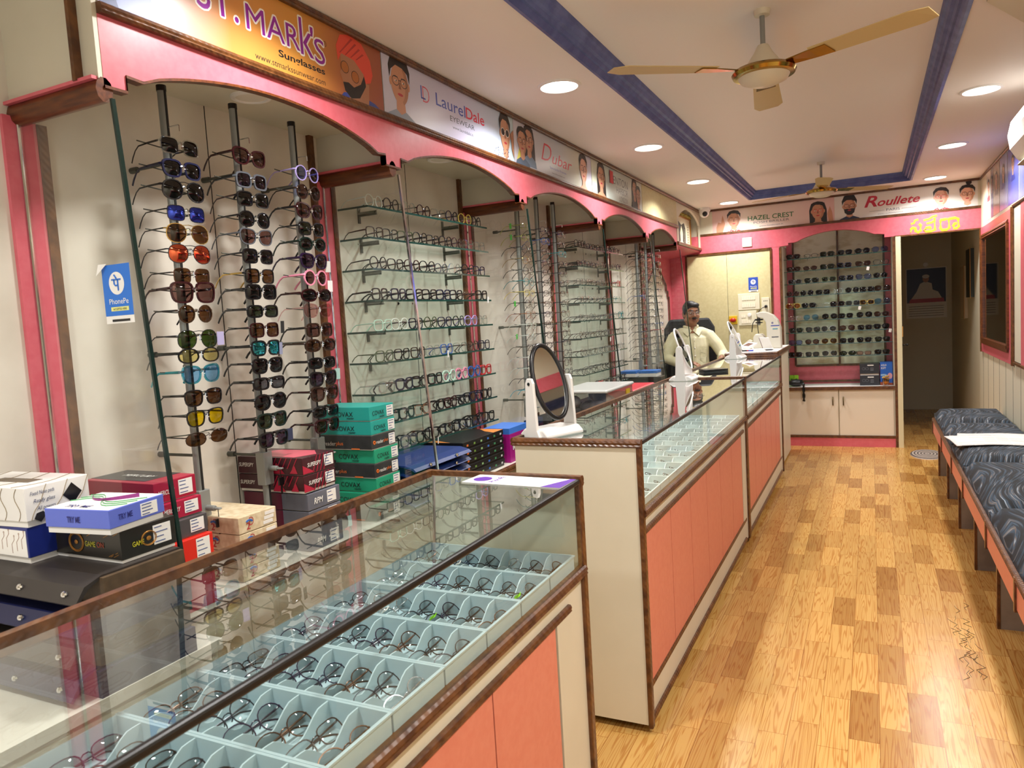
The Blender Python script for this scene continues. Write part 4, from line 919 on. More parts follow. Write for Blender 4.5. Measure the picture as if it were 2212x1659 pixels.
def portrait(pr, cx, cy, h, w, skin, shirt, hairm=hair, style='short', gl=None, glm=None, lens=None, beard=False, tilt=0, y0=0):
    """head and shoulders print, one mesh of its own: h head height, w horizontal stretch"""
    base = pr; pr = Print(base.o, base.u, base.v); pr.k = base.k+.0004; base.k = pr.k+.0012
    X = lambda a: cx+a*h*w
    Yv = lambda b: cy+b*h
    if style == 'long': pr.shape([(X(-.48), Yv(-.9)), (X(-.5), Yv(.1)), (X(-.38), Yv(.5)), (X(0), Yv(.62)), (X(.38), Yv(.5)), (X(.5), Yv(.1)), (X(.52), Yv(-.9))], hairm)
    pr.shape([(X(-.16), Yv(-.35)), (X(.16), Yv(-.35)), (X(.2), Yv(-.75)), (X(-.2), Yv(-.75))], skin)
    b = max(-1.05, (y0-cy)/h)
    pr.shape([(X(-.62), Yv(b)), (X(-.55), Yv(-.78)), (X(-.2), Yv(-.62)), (X(0), Yv(-.72)), (X(.2), Yv(-.62)), (X(.55), Yv(-.78)), (X(.62), Yv(b))], shirt)
    pr.ell(X(.36), Yv(.0), .05*h*w, .1*h, skin); pr.ell(X(-.36), Yv(.0), .05*h*w, .1*h, skin)
    pr.shape([(X(.35*math.cos(q)*(1 if math.sin(q) > 0 else .55+.45*abs(math.cos(q))**.5)), Yv(.5*math.sin(q))) for q in [2*PI*k/24 for k in range(24)]], skin)
    pr.shape([(X(.352*math.cos(q)), Yv(.5*math.sin(q))) for q in [-PI/2+.35+k*(PI-.9)/10 for k in range(11)]]+[(X(.22*math.cos(q)), Yv(.42*math.sin(q))) for q in [PI/2-.55-k*(PI-.9)/10 for k in range(11)]], shade_ if skin is sk['deep'] else sk['deep'] if skin is sk['mid'] else sk['mid'])
    if beard: pr.shape([(X(-.34), Yv(-.02)), (X(-.28), Yv(-.16)), (X(-.14), Yv(-.14)), (X(0), Yv(-.17)), (X(.14), Yv(-.14)), (X(.28), Yv(-.16)), (X(.34), Yv(-.02)), (X(.27), Yv(-.4)), (X(.1), Yv(-.54)), (X(-.1), Yv(-.54)), (X(-.27), Yv(-.4))], hairm)
    for s_ in (-1, 1):
        pr.ell(X(.15*s_), Yv(.05), .055*h*w, .02*h, M['paper'], 10); pr.ell(X(.15*s_+.01), Yv(.05), .026*h*w, .021*h, hair, 8)
        pr.shape([(X(.15*s_-.09), Yv(.135)), (X(.15*s_+.09), Yv(.135)), (X(.15*s_+.07), Yv(.16)), (X(.15*s_-.07), Yv(.16))], hairm)
    pr.shape([(X(-.02), Yv(.04)), (X(.015), Yv(.04)), (X(.05), Yv(-.12)), (X(-.06), Yv(-.12))], shade_)
    pr.ell(X(0), Yv(-.25), .11*h*w, .035*h, lips, 12)
    if style != 'turban':
        top = .62 if style != 'quiff' else .75
        pr.shape([(X(-.4), Yv(.08)), (X(-.43), Yv(.36)), (X(-.28), Yv(top-.06)), (X(0), Yv(top)), (X(.28), Yv(top-.06)), (X(.43), Yv(.36)), (X(.4), Yv(.08)), (X(.33), Yv(.3)), (X(.12), Yv(.4)), (X(-.14), Yv(.42)), (X(-.33), Yv(.28))], hairm)
        if style == 'bun': pr.ell(X(.08), Yv(top+.1), .16*h*w, .13*h, hairm)
    if gl:
        for s_ in (-1, 1):
            if lens: pr.ell(X(.165*s_), Yv(.05), .13*h*w, .105*h, lens, 16)
            pr.ring(X(.165*s_), Yv(.05), .125*h*w, .1*h, .018*h, glm)
        pr.shape([(X(-.05), Yv(.07)), (X(.05), Yv(.07)), (X(.05), Yv(.09)), (X(-.05), Yv(.09))], glm)
    pr.done(base.parent, 'portrait')
def banner(label, o, u, w, h, m):
    """printed sheet with lower-left corner o, running along u"""
    u = Vector(u); v = Vector(UZ); n = u.cross(v); o = Vector(o)
    t = thing('banner', label, 'banner', tuple(o+u*(w/2)), 0, 'shop banners')
    mb = MB(); a = [o, o+u*w, o+u*w+v*h, o+v*h]; mb.add([p+n*.0002 for p in a]+[p+n*.001 for p in a], [(3, 2, 1, 0), (4, 5, 6, 7), (0, 1, 5, 4), (1, 2, 6, 5), (2, 3, 7, 6), (3, 0, 4, 7)])
    mb.build('sheet', m, t); return t
def ramp_mat(name, stops, axis=0, scale=1.0, rough=.28, off=0.0):
    """printed colour blend along one generated axis"""
    if name in _m: return _m[name]
    m = pm(name, stops[0][1], rough); N, L, b = nodes(m); tc = N.new('ShaderNodeTexCoord'); sx = N.new('ShaderNodeSeparateXYZ')
    L.new(tc.outputs['Generated'], sx.inputs[0]); cr = N.new('ShaderNodeValToRGB'); e = cr.color_ramp.elements
    e[0].position, e[0].color = stops[0][0], hx(stops[0][1]); e[1].position, e[1].color = stops[-1][0], hx(stops[-1][1])
    for p, c in stops[1:-1]: q = e.new(p); q.color = hx(c)
    L.new(sx.outputs[axis], cr.inputs[0]); L.new(cr.outputs[0], b.inputs['Base Color']); return m
BX = FX+.0005; zb = 2.253; bh = .232
def at(y, z): return (y-0, z-zb)
# first banner: orange with purple lettering and a man in a turban
m = ramp_mat('orange_banner', [(0, '#b9a4cc'), (.22, '#cba898'), (.36, '#c58446'), (.6, '#cc8f3e'), (.8, '#a5603a'), (1, '#985038')], 1)
b1 = banner('orange banner with purple lettering and a man in a red turban', (BX, 1.215, zb), UY, 1.138, bh, m)
pr = Print((BX, 0, zb), UY, UZ); pr.parent = b1
pr.shape([(1.22, .005), (1.38, .005), (1.36, .08), (1.30, .16), (1.22, .2)], pm('print_sky', '#8fa0d8', .4)); pr.shape([(1.22, .005), (1.27, .005), (1.24, .1), (1.22, .12)], pm('print_jacket', '#3a4a8a', .4)); pr.done(b1, 'sky_print'); pr = Print((BX, 0, zb), UY, UZ); pr.k = .0015; pr.parent = b1
turb = pm('print_turban', '#d84a38', .4); turb2 = pm('print_turban_fold', '#a8302a', .4)
pr.shape([(2.10, 0), (2.12, .02), (2.2, .035), (2.3, .02), (2.345, .0)], pm('print_blue_shirt', '#3a4a9a', .4))
pr.shape([(2.15, .0), (2.26, .0), (2.27, .08), (2.16, .08)], sk['deep'])
pr.shape([(2.115, .15), (2.118, .10), (2.105, .085), (2.118, .06), (2.125, .03), (2.16, .015), (2.22, .03), (2.25, .08), (2.25, .15)], sk['deep'])
pr.shape([(2.12, .055), (2.128, .028), (2.16, .008), (2.21, .02), (2.25, .07), (2.245, .11), (2.22, .07), (2.18, .05), (2.15, .06)], hair)
pr.shape([(2.10, .12), (2.095, .17), (2.12, .212), (2.17, .226), (2.24, .215), (2.285, .17), (2.295, .12), (2.28, .09), (2.25, .08), (2.24, .11), (2.19, .145), (2.12, .15)], turb)
for k in range(4): pr.shape([(2.11+.03*k, .15), (2.115+.03*k, .15), (2.19+.02*k, .215-.012*k), (2.18+.02*k, .217-.012*k)], turb2)
for q in (2.135, 2.19): pr.ell(q, .108-.02*(q > 2.15), .02, .019, pm('print_amber', '#a8642c', .3)); pr.ring(q, .108-.02*(q > 2.15), .02, .019, .002, M['ink'])
pr.done(b1)
pp = pm('print_purple', '#8a1f9a', .3); pw = M['paper']
def outl(parent, s, o, u, w, h, m, lift=.0012):
    """lettering with a white contour: shifted white copies under the coloured one"""
    o = Vector(o); u = Vector(u); n = u.cross(Vector(UZ)); first = text(parent, 'white_contour', s, o, u, UZ, w, h, pw, 0, 0, lift, False)
    vs = [Vector(v.co) for v in first.data.vertices]; fs = [list(p.vertices) for p in first.data.polygons]; mb = MB()
    for k in range(12): d = u*(.0055*math.cos(k*PI/6))+Vector(UZ)*(.0055*math.sin(k*PI/6))+n*(.00002*k); mb.add([v+d for v in vs], fs)
    bpy.data.objects.remove(first); mb.build('white_contour', pw, parent, local=True); text(parent, 'lettering', s, o, u, UZ, w, h, m, 0, 0, lift+.0005, False)
outl(b1, 'ST.', (BX, 1.51, 2.350), UY, .148, .10, pp); outl(b1, 'MAR', (BX, 1.688, 2.348), UY, .225, .072, pp); outl(b1, 'k', (BX, 1.915, 2.342), UY, .062, .115, pp); outl(b1, "'", (BX, 1.966, 2.412), UY, .014, .03, pp); outl(b1, 'S', (BX, 1.982, 2.335), UY, .05, .08, pp)
text(b1, 'lettering', 'Sunglasses', (BX, 1.812, 2.298), UY, UZ, .215, .028, M['ink'], .02, local=False); text(b1, 'lettering', 'www.stmarkssunwear.com', (BX, 1.712, 2.27), UY, UZ, .313, .019, M['ink'], local=False)
text(b1, 'lettering', '®', (BX, 2.03, 2.40), UY, UZ, .016, .018, M['ink'], local=False)
# second banner
m = ramp_mat('pale_banner', [(0, '#c4c4da'), (.5, '#c6c2dc'), (.9, '#bdcde0'), (1, '#bdd3dc')], 1)
b2 = banner('pale lavender banner with blue and red lettering and two portraits', (BX, 2.358, zb), UY, 1.122, bh, m)
pr = Print((BX, 0, zb), UY, UZ); pr.parent = b2; gls = pm('print_frame_dark', '#22222c', .4)
portrait(pr, 2.47, .135, .16, 1.05, sk['mid'], pm('print_grey_shirt', '#8f9bb0', .4), style='quiff', gl=1, glm=gls, y0=0)
portrait(pr, 3.38, .125, .17, .85, sk['mid'], pm('print_dotted', '#d8d4e2', .4), style='short', gl=1, glm=M['paper'], lens=hair, y0=0)
pr.shape([(3.44, .14), (3.475, .165), (3.47, .02), (3.45, .06)], sk['deep'])
dots = pm('print_dot', '#3a3a5a', .5)
for k in range(40): pr.ell(3.25+.17*random.random(), .005+.05*random.random(), .003, .0025, dots, 6)
pr.done(b2)
pblue = pm('print_blue', '#3d4cae', .3); lr = pm('print_red', '#d02a4a', .3); gy = pm('print_slate', '#3c4152', .4)
text(b2, 'lettering', 'L', (BX, 2.62, 2.372), UY, UZ, .034, .052, pblue, .0, local=False); text(b2, 'lettering', 'D', (BX, 2.634, 2.362), UY, UZ, .05, .062, lr, -.02, local=False)
text(b2, 'lettering', 'Laurel', (BX, 2.735, 2.372), UY, UZ, .25, .052, pblue, .005, local=False); text(b2, 'lettering', 'Dale', (BX, 2.99, 2.372), UY, UZ, .175, .05, lr, .01, local=False)
text(b2, 'lettering', 'EYEWEAR', (BX, 2.845, 2.332), UY, UZ, .22, .022, gy, local=False); text(b2, 'lettering', 'www.laureldale.in', (BX, 2.863, 2.302), UY, UZ, .185, .014, gy, local=False)
# third banner
m = ramp_mat('grey_banner', [(0, '#c9c6d3'), (.5, '#bfc5cf'), (.78, '#c9c9b8'), (1, '#c9c7dc')], 1)
b3 = banner('pale grey banner with faded red script lettering and three portraits', (BX, 3.484, zb), UY, 1.16, bh, m)
pr = Print((BX, 0, zb), UY, UZ); pr.parent = b3
pr.shape([(3.50, .01), (3.58, .01), (3.56, .12)], pm('print_yellow', '#d8d060', .4))
portrait(pr, 3.67, .15, .13, 1.1, sk['mid'], pm('print_denim', '#6f86a0', .4), style='long', gl=1, glm=gls, y0=0)
portrait(pr, 3.58, .125, .13, 1.1, sk['mid'], pm('print_denim_dark', '#4c5f74', .4), gl=1, glm=gls, y0=0)
portrait(pr, 4.49, .125, .16, 1.0, sk['fair'], sk['fair'], style='short', gl=1, glm=gls, y0=0); pr.done(b3)
text(b3, 'lettering', 'D', (BX, 3.83, 2.335), UY, UZ, .15, .095, lr, -.01, .35, local=False); text(b3, 'lettering', 'ubar', (BX, 3.985, 2.335), UY, UZ, .31, .065, lr, .0, .3, local=False)
text(b3, 'lettering', 'Spectacle Frames', (BX, 3.945, 2.298), UY, UZ, .25, .018, pblue, -.005, local=False); text(b3, 'lettering', 'www.dubareyewear.com', (BX, 3.97, 2.276), UY, UZ, .2, .010, gy, local=False)
# fourth banner
m = ramp_mat('mint_banner', [(0, '#c9ccb6'), (.3, '#bdccc4'), (1, '#c6c6bc')], 1)
b4 = banner('pale green banner, farthest on the left wall, with red-boxed initial letter', (BX, 4.65, zb), UY, 1.172, bh, m)
pr = Print((BX, 0, zb), UY, UZ); pr.parent = b4
portrait(pr, 4.84, .13, .16, 1.1, sk['mid'], sk['mid'], style='long', gl=1, glm=gls, y0=0)
portrait(pr, 5.62, .15, .13, 1.1, sk['deep'], hair, style='long', y0=0); portrait(pr, 5.71, .105, .14, 1.05, sk['deep'], gy, gl=1, glm=gls, y0=0)
pr.shape([(5.015, .12), (5.09, .12), (5.09, .205), (5.015, .205)], M['red']); pr.done(b4)
text(b4, 'lettering', 'B', (BX, 5.03, 2.385), UY, UZ, .045, .06, M['paper'], .0, lift=.0024, local=False); text(b4, 'lettering', 'ENTON', (BX, 5.105, 2.38), UY, UZ, .34, .055, gy, -.01, local=False)
text(b4, 'lettering', 'HARBOR', (BX, 5.17, 2.322), UY, UZ, .27, .046, gy, -.015, local=False); text(b4, 'lettering', 'LONDON', (BX, 5.235, 2.272), UY, UZ, .2, .036, gy, -.015, local=False); text(b4, 'lettering', 'www.bentonharbor.com', (BX, 5.26, 2.26), UY, UZ, .17, .007, gy, local=False)
# back wall banners
BB = BY-.0005
m = ramp_mat('blush_banner', [(0, '#d9b3ae'), (.3, '#e0cfc0'), (.7, '#e2c8c0'), (1, '#dcb4b0')], 0)
b5 = banner('blush banner on the back wall with green lettering and two women', (-1.49, BB, 2.24), UX, 1.18, .245, m)
pr = Print((0, BB, 2.24), UX, UZ); pr.parent = b5; rdot = pm('print_red_dress', '#c8323c', .4)
portrait(pr, -1.27, .13, .16, 1.0, sk['mid'], rdot, y0=0); pr.shape([(-1.45, .0), (-1.39, .0), (-1.36, .1), (-1.385, .19), (-1.40, .11), (-1.43, .12), (-1.45, .07)], sk['mid'])
portrait(pr, -.46, .12, .16, 1.0, sk['mid'], sk['fair'], style='long', gl=1, glm=lr, y0=0); pr.shape([(-.375, .09), (-.35, .16), (-.33, .10), (-.32, .0), (-.36, .0)], sk['mid'])
for k in range(24): pr.ell(-1.36+.2*random.random(), .004+.03*random.random(), .004, .004, M['paper'], 6)
pr.done(b5); gn = pm('print_green', '#2b6a3a', .3)
text(b5, 'lettering', 'HAZEL CREST', (-1.13, BB, 2.34), UX, UZ, .445, .048, gn, .012, local=False); text(b5, 'lettering', 'POSH BRILLER', (-1.075, BB, 2.306), UX, UZ, .345, .022, gy, -.005, local=False); text(b5, 'lettering', 'www.hazelcrest.in', (-1.02, BB, 2.272), UX, UZ, .23, .014, gy, local=False)
b6 = banner('white banner on the back wall with red script lettering and three portraits', (-.308, BB, 2.24), UX, 1.20, .245, pm('white_banner', '#dedad4', .3))
pr = Print((0, BB, 2.24), UX, UZ); pr.parent = b6
portrait(pr, -.175, .135, .15, 1.05, sk['mid'], pm('print_navy_shirt', '#1c2a4a', .4), style='quiff', gl=1, glm=gls, beard=True, y0=0)
portrait(pr, .60, .125, .15, 1.0, sk['fair'], rdot, gl=1, glm=lr, y0=0); portrait(pr, .81, .125, .145, 1.0, sk['fair'], M['paper'], style='bun', gl=1, glm=gls, y0=0)
for k in range(24): pr.ell(.52+.16*random.random(), .004+.03*random.random(), .004, .004, M['paper'], 6)
for a in (-.0, .275): pr.shape([(a, .062), (a+.13, .062), (a+.13, .064), (a, .064)], gy)
pr.done(b6); rl = pm('print_crimson', '#b8203a', .3)
text(b6, 'lettering', 'R', (-.045, BB, 2.345), UX, UZ, .115, .105, rl, .02, .3, local=False); text(b6, 'lettering', 'oullete', (.07, BB, 2.345), UX, UZ, .36, .075, rl, .02, .35, local=False)
text(b6, 'lettering', 'PARIS', (.145, BB, 2.292), UX, UZ, .115, .024, gy, local=False); text(b6, 'lettering', 'www.roulleteeyewear.com', (.07, BB, 2.264), UX, UZ, .27, .014, gy, local=False)

# corner shrine niche with a framed print, shelf lip and pink underside
ni = thing('corner_niche', 'arched cream wall niche holding a framed print near the security camera', 'niche', (FX, 7.5, 2.1))
pts = [(6.992, 2.475), (6.992, 2.10), (7.05, 2.10), (7.05, 2.345), (7.10, 2.355)]+[(7.12+.86*k/14, 2.37+.085*math.sin(PI*k/14)**.8) for k in range(15)]+[(8.0, 2.355), (8.03, 2.345), (8.03, 2.10), (8.045, 2.10), (8.045, 2.475)]
MB().prism(pts, 0, FX-.02, FX).build('arch_front', M['cream'], ni)
MB().box(WX, FX, 6.995, 8.045, 2.085, 2.10).build('niche_floor', M['cream'], ni); rail('shelf_lip', M['wood'], (FX+.004, 6.99, 2.095), (FX+.004, 8.045, 2.095), .02, .03, ni)
MB().box(WX, -1.745, 7.0, 8.045, 2.10, 2.5).build('niche_back', M['cream'], ni)
MB().prism([(WX, 2.02), (FX-.01, 2.07), (FX-.01, 2.085), (WX, 2.085)], 1, 6.995, 8.045).build('underside', M['pink'], ni)
fp = thing('framed_print', 'framed black and white devotional print standing in the corner niche', 'picture', (-1.70, 7.5, 2.1), 0)
MB().box(-1.715, -1.705, 7.28, 7.93, 2.105, 2.40).build('print', pm('ivory_print', '#d6d2b8', .5), fp)
fr_ = MB()
for b_ in ((7.26, 7.95, 2.395, 2.415), (7.26, 7.95, 2.10, 2.115), (7.26, 7.285, 2.10, 2.41), (7.925, 7.95, 2.10, 2.41)): fr_.box(-1.718, -1.695, *b_)
fr_.build('gilt_frame', gold, fp); pr = Print((-1.705, 0, 2.1), UY, UZ); ch = pm('print_charcoal', '#33362f', .5); iv = pm('print_ivory', '#cfc9a8', .5)
pr.shape([(7.36, .03), (7.72, .03), (7.72, .2), (7.66, .25), (7.54, .22), (7.42, .25), (7.36, .2)], ch)
pr.shape([(7.50, .03), (7.58, .03), (7.60, .14), (7.57, .18), (7.54, .215), (7.51, .18), (7.48, .14)], iv); pr.ell(7.54, .04, .09, .018, iv)
for k in range(8):
    for a in (7.41, 7.67): pr.ell(a, .04+.02*k, .008, .006, iv, 6)
pr.shape([(7.78, .04), (7.88, .04), (7.88, .25), (7.78, .25)], iv)
for k in range(7): pr.shape([(7.80, .06+.026*k), (7.86, .06+.026*k), (7.84, .072+.026*k)], ch)
pr.done(fp, 'picture'); gar = MB()
for k in range(16): gar.ball((-1.69, 7.30+.04*k, 2.425+.006*math.sin(k*2)), .012, .022, .014, 8, 5)
gar.build('garland', pm('dry_garland', '#9a8a3a', .7), fp, smooth=True)
sc = thing('security_camera', 'white dome security camera with black lens in the back left corner', 'camera', (-1.53, 7.86, CZ))
MB().lathe([(.058, 0), (.058, -.03), (.045, -.045)], (-1.53, 7.86, CZ), 20).build('base', M['white'], sc, smooth=True, edge=40)
hb = MB(); hb.ball((-1.53, 7.84, 2.45), .05, .05, .05, 16, 10); hb.build('housing', M['white'], sc, smooth=True); eb = MB(); eb.ball((-1.517, 7.802, 2.435), .027, .022, .027, 14, 8); eb.build('lens', M['black'], sc, smooth=True)
# payment stickers
bl = pm('sticker_blue', '#1f6fd0', .35)
def pay(label, o, u, w, h, m):
    u = Vector(u); v = Vector(UZ); n = u.cross(v); o = Vector(o); t = thing('payment_sticker', label, 'sticker', tuple(o), 0, 'blue payment stickers')
    sh = lambda nm, z0, z1, x0, x1, mm, l: MB().add([o+n*l+u*w*x0+v*h*z0, o+n*l+u*w*x1+v*h*z0, o+n*l+u*w*x1+v*h*z1, o+n*l+u*w*x0+v*h*z1], [(0, 1, 2, 3)]).build(nm, mm, t)
    sh('sheet', 0, 1, 0, 1, M['paper'], .001); sh('blue_panel', .13, 1, 0, 1, m, .0014)
    sh('yellow_strip', .21, .28, .22, .85, pm('sticker_yellow', '#e0e08a', .5), .0018); sh('black_strip', .03, .07, .22, .85, M['ink'], .0018)
    c = o+u*w*.5+v*h*.68; MB().poly([c+n*.0018+u*(w*.27*math.cos(k*PI/14))+v*(w*.27*math.sin(k*PI/14)) for k in range(28)]).build('white_disc', M['paper'], t)
    # the two-stroke letter on the disc
    r = w*.16; lt = MB()
    for a in ([(-1, .55), (1, .55)], [(.35, .55), (.35, -1.1)], [(-.45, .55), (-.45, -.1), (-.2, -.35), (.35, -.3)], [(-.35, 1.25), (.1, .7)]):
        lt.tube([c+n*.0022+u*(r*p[0])+v*(r*p[1]) for p in a], r*.13, 4, flat=1, up=None)
    lt.build('emblem', m, t); text(t, 'lettering', 'PhonePe', o+u*w*.18+v*h*.33, u, v, w*.68, h*.09, M['paper'], .0, lift=.0018, local=False); text(t, 'lettering', 'ACCEPTED HERE', o+u*w*.3+v*h*.225, u, v, w*.48, h*.035, M['ink'], lift=.0022, local=False)
    return t
pay('blue payment sticker with white disc on the nearest glass partition', (-1.692, DIV[0]-.0045, 1.505), UX, .102, .142, bl)
MB().add([(-1.694, DIV[0]-.012, 1.65), (-1.668, DIV[0]-.008, 1.65), (-1.694, DIV[0]-.02, 1.622)], [(0, 2, 1)]).build('peeled_corner', M['paper'], [o for o in COL.objects if o.name == 'payment_sticker'][0])
pay('small blue payment sticker above the switch boards on the back wall', (-1.144, BY-.0115, 1.611), UX, .095, .15, pm('sticker_indigo', '#2f4fae', .35))
# ------------------------------------------------------------------ back wall, cabinet, doorway
hd = thing('pink_header', 'pink header board across the back wall with yellow painted word', 'fascia', (-.3, BY, 2.1))
pts = [(-1.62, 2.235), (-1.62, 2.05), (-.82, 2.05), (-.745, 2.055), (-.745, 2.078), (-.694, 2.078)]+[(-.66+.70*k/14, 2.085+.075*math.sin(PI*k/14)**.8) for k in range(15)]+[(.07, 2.083), (.125, 2.075), (.125, 2.045), (RX, 2.045), (RX, 2.235)]
MB().prism(pts, 1, BY-.014, BY+.06).build('board', M['pink'], hd)
rail('upper_rail', M['wood'], (RX, BY-.008, 2.24), (FX, BY-.008, 2.24), .02, .024, hd); rail('top_rail', M['wood'], (RX, BY-.008, 2.49), (FX, BY-.008, 2.49), .018, .02, hd)
rail('door_rail', M['wood'], (RX, BY-.008, 2.042), (.21, BY-.008, 2.042), .02, .014, hd)
# the painted word, each glyph from strokes
ylw = pm('yellow_paint', '#dcb61c', .5); tel = MB()
def stroke(p, r=.0135): tel.tube([(a, BY-.0142, b) for a, b in p], r, 8, flat=.12, up=(0, 0, 1))
stroke([(.35, 2.145), (.375, 2.15), (.385, 2.175), (.412, 2.18)], .010); stroke([(.35, 2.065), (.35, 2.095), (.365, 2.108), (.385, 2.105), (.39, 2.075), (.41, 2.062), (.43, 2.075), (.432, 2.125), (.418, 2.14)])
stroke([(.455, 2.168), (.5, 2.175), (.53, 2.195), (.565, 2.2)], .010); stroke([(.48, 2.135), (.52, 2.142), (.545, 2.155)], .011)
stroke([(.545, 2.18), (.547, 2.07), (.515, 2.062), (.475, 2.064), (.462, 2.08), (.475, 2.098), (.505, 2.1), (.512, 2.082)])
stroke([(.59, 2.155), (.63, 2.158), (.66, 2.158), (.662, 2.075), (.64, 2.062), (.605, 2.062), (.592, 2.08), (.594, 2.155)]); stroke([(.66, 2.158), (.71, 2.162), (.735, 2.15), (.738, 2.08), (.72, 2.066), (.70, 2.068), (.695, 2.09), (.705, 2.11), (.725, 2.11)])
tel.build('painted_word', ylw, hd)
# pink surround of the cream panel on the left
sr = thing('panel_surround', 'pink framed cream wall panel behind the seated man', 'wall panel', (-1.3, BY, 1.0))
MB().box(WX, -1.79, BY-.012, BY-.001, 0, 2.06).build('left_stile', M['pink'], sr); MB().box(-.905, -.825, BY-.012, BY-.001, 0, 2.06).build('right_stile', M['pink'], sr)
MB().box(-1.77, -.925, BY-.010, BY-.001, 0, 2.03).build('cream_board', M['panel'], sr); MB().box(-1.359, -1.356, BY-.0105, BY-.0095, 0, 2.03).build('seam', M['dark'], sr)
for x in (-1.78, -.915): rail('upright_moulding', M['wood'], (x, BY-.012, 0), (x, BY-.012, 2.04), .02, .02, sr)
rail('top_moulding', M['wood'], (-.925, BY-.012, 2.038), (-1.77, BY-.012, 2.038), .02, .02, sr)
MB().box(WX, FX, BY-.014, BY-.001, 2.05, 2.235).build('corner_board', M['pink'], sr)
# pointed arch doorway board on the left wall behind the man
ar = thing('pointed_arch_board', 'pink board with stepped pointed arch on the left wall beside the man', 'wall panel', (WX, 7.5, 1.0))
MB().prism([(7.0, 2.07), (7.0, 1.6), (7.06, 1.6), (7.06, 1.68), (7.1, 1.68), (7.1, 1.74), (7.46, 1.965), (7.82, 1.74), (7.82, 1.68), (7.88, 1.68), (7.88, 1.62), (7.92, 1.62), (7.92, 0), (8.04, 0), (8.04, 2.07)], 0, WX+.001, WX+.015).build('board', M['pink'], ar)
MB().tube([(WX+.016, 7.06, 1.68), (WX+.016, 7.1, 1.74), (WX+.016, 7.46, 1.965), (WX+.016, 7.82, 1.74), (WX+.016, 7.82, 1.68), (WX+.016, 7.88, 1.68), (WX+.016, 7.88, 1.62), (WX+.016, 7.92, 1.62), (WX+.016, 7.92, 0)], .008, 6).build('edge_moulding', M['wood'], ar)
# sockets and switch boards
def plate(name, label, x0, x1, z0, z1, rows, cat='switch', parts='switch'):
    t = thing(name, label, cat, ((x0+x1)/2, BY-.01, (z0+z1)/2), 0, 'wall switch boards')
    MB().box(x0, x1, BY-.022, BY-.0105, z0, z1).build('plate', pm('ivory_plastic', '#e2dcc2', .4), t, bevel=.003)
    for (a, b, c, d, n) in rows:
        for k in range(n):
            w = (b-a)/n; MB().box(a+w*k+.002, a+w*(k+1)-.002, BY-.026, BY-.022, c, d).build(parts, pm('ivory_switch', '#efe9d2', .35), t)
    return t
plate('switch_board', 'upper ivory switch board with two rows of switches under the sticker', -1.253, -1.037, 1.428, 1.598, [(-1.215, -1.08, 1.53, 1.57, 6), (-1.215, -1.08, 1.455, 1.495, 6)])
t = plate('switch_board', 'lower ivory switch board with round dial above the yellow switch', -1.253, -1.072, 1.268, 1.42, [(-1.225, -1.13, 1.29, 1.325, 4), (-1.225, -1.18, 1.35, 1.38, 2)])
MB().lathe([(.02, 0), (.018, .012), (.0001, .014)], (0, 0, 0), 18).build('dial', M['white'], t, local=True).matrix_local = Matrix.Translation((.02, -.012, .03)) @ Matrix.Rotation(PI/2, 4, 'X')
t = plate('power_socket', 'tall socket plate with black plug right of the switch boards', -1.02, -.942, 1.38, 1.545, [], 'socket')
MB().lathe([(.016, 0), (.014, .02), (.006, .028)], (0, 0, 0), 14).build('plug', M['black'], t, local=True).matrix_local = Matrix.Translation((.005, -.012, -.01)) @ Matrix.Rotation(PI/2, 4, 'X')
MB().tube([(-.98, BY-.045, 1.45), (-1.01, BY-.05, 1.44), (-1.04, BY-.07, 1.41), (-1.06, BY-.08, 1.32), (-1.05, BY-.10, 1.2), (-1.03, BY-.12, 1.07)], .004, 6).build('cord', M['black'], t, smooth=True)
ho = MB()
for a in (-.995, -.98, -.965): ho.box(a-.003, a+.003, BY-.0225, BY-.0218, 1.505, 1.515)
ho.build('socket_holes', M['dark'], t)
t = plate('wall_socket', 'single ivory socket on the pink header left of the cabinet', -1.19, -1.096, 2.078, 2.172, [], 'socket'); t.location.y -= .004
ho = MB()
for a, b in ((-1.143, 2.14), (-1.158, 2.115), (-1.128, 2.115)): ho.lathe([(.0001, 0), (.005, 0)], (0, 0, 0), 8); ho.v[-16:] = [(a+v[0], BY-.0228, b+v[1]) for v in ho.v[-16:]]
ho.build('socket_holes', M['dark'], t)
ys = thing('rotary_switch', 'square yellow isolator with red rotary knob on the back wall', 'switch', (-1.31, BY-.01, 1.33))
MB().box(-1.353, -1.268, BY-.022, BY-.0105, 1.285, 1.374).build('plate', pm('isolator_yellow', '#d9b21c', .4), ys, bevel=.004)
kb = MB(); kb.ball((-1.31, BY-.03, 1.33), .03, .018, .022, 14, 8); kb.box(-1.345, -1.275, BY-.05, BY-.03, 1.324, 1.337); kb.build('red_knob', pm('knob_red', '#b0201c', .35), ys, smooth=True, edge=40)
# display cabinet in the recess
cab = thing('display_cabinet', 'built-in back wall cabinet of sunglass shelves above two cream cupboard doors', 'cabinet', (-.3, 8.2, 0))
x0, x1 = -.815, .20
MB().box(x0, x0+.016, 8.052, 8.43, 0, 2.05).build('side', M['cream'], cab); MB().box(x1-.016, x1, 8.052, 8.43, 0, 2.05).build('side', M['cream'], cab)
MB().box(x0+.016, -.735, 8.40, 8.43, .80, 2.2).build('pink_strip', M['pink'], cab); MB().box(.12, x1-.016, 8.40, 8.43, .80, 2.2).build('pink_strip', M['pink'], cab)
MB().box(x0+.016, x1-.016, 8.40, 8.425, .6, .80).build('pink_back', M['pink'], cab)
vein = noisy('veined_laminate', '#c2b494', '#e4dcc8', 6, .4, 8, (1, 1, 2.5), .34, .5)
MB().box(-.735, .12, 8.41, 8.43, .80, 2.2).build('veined_back', vein, cab)
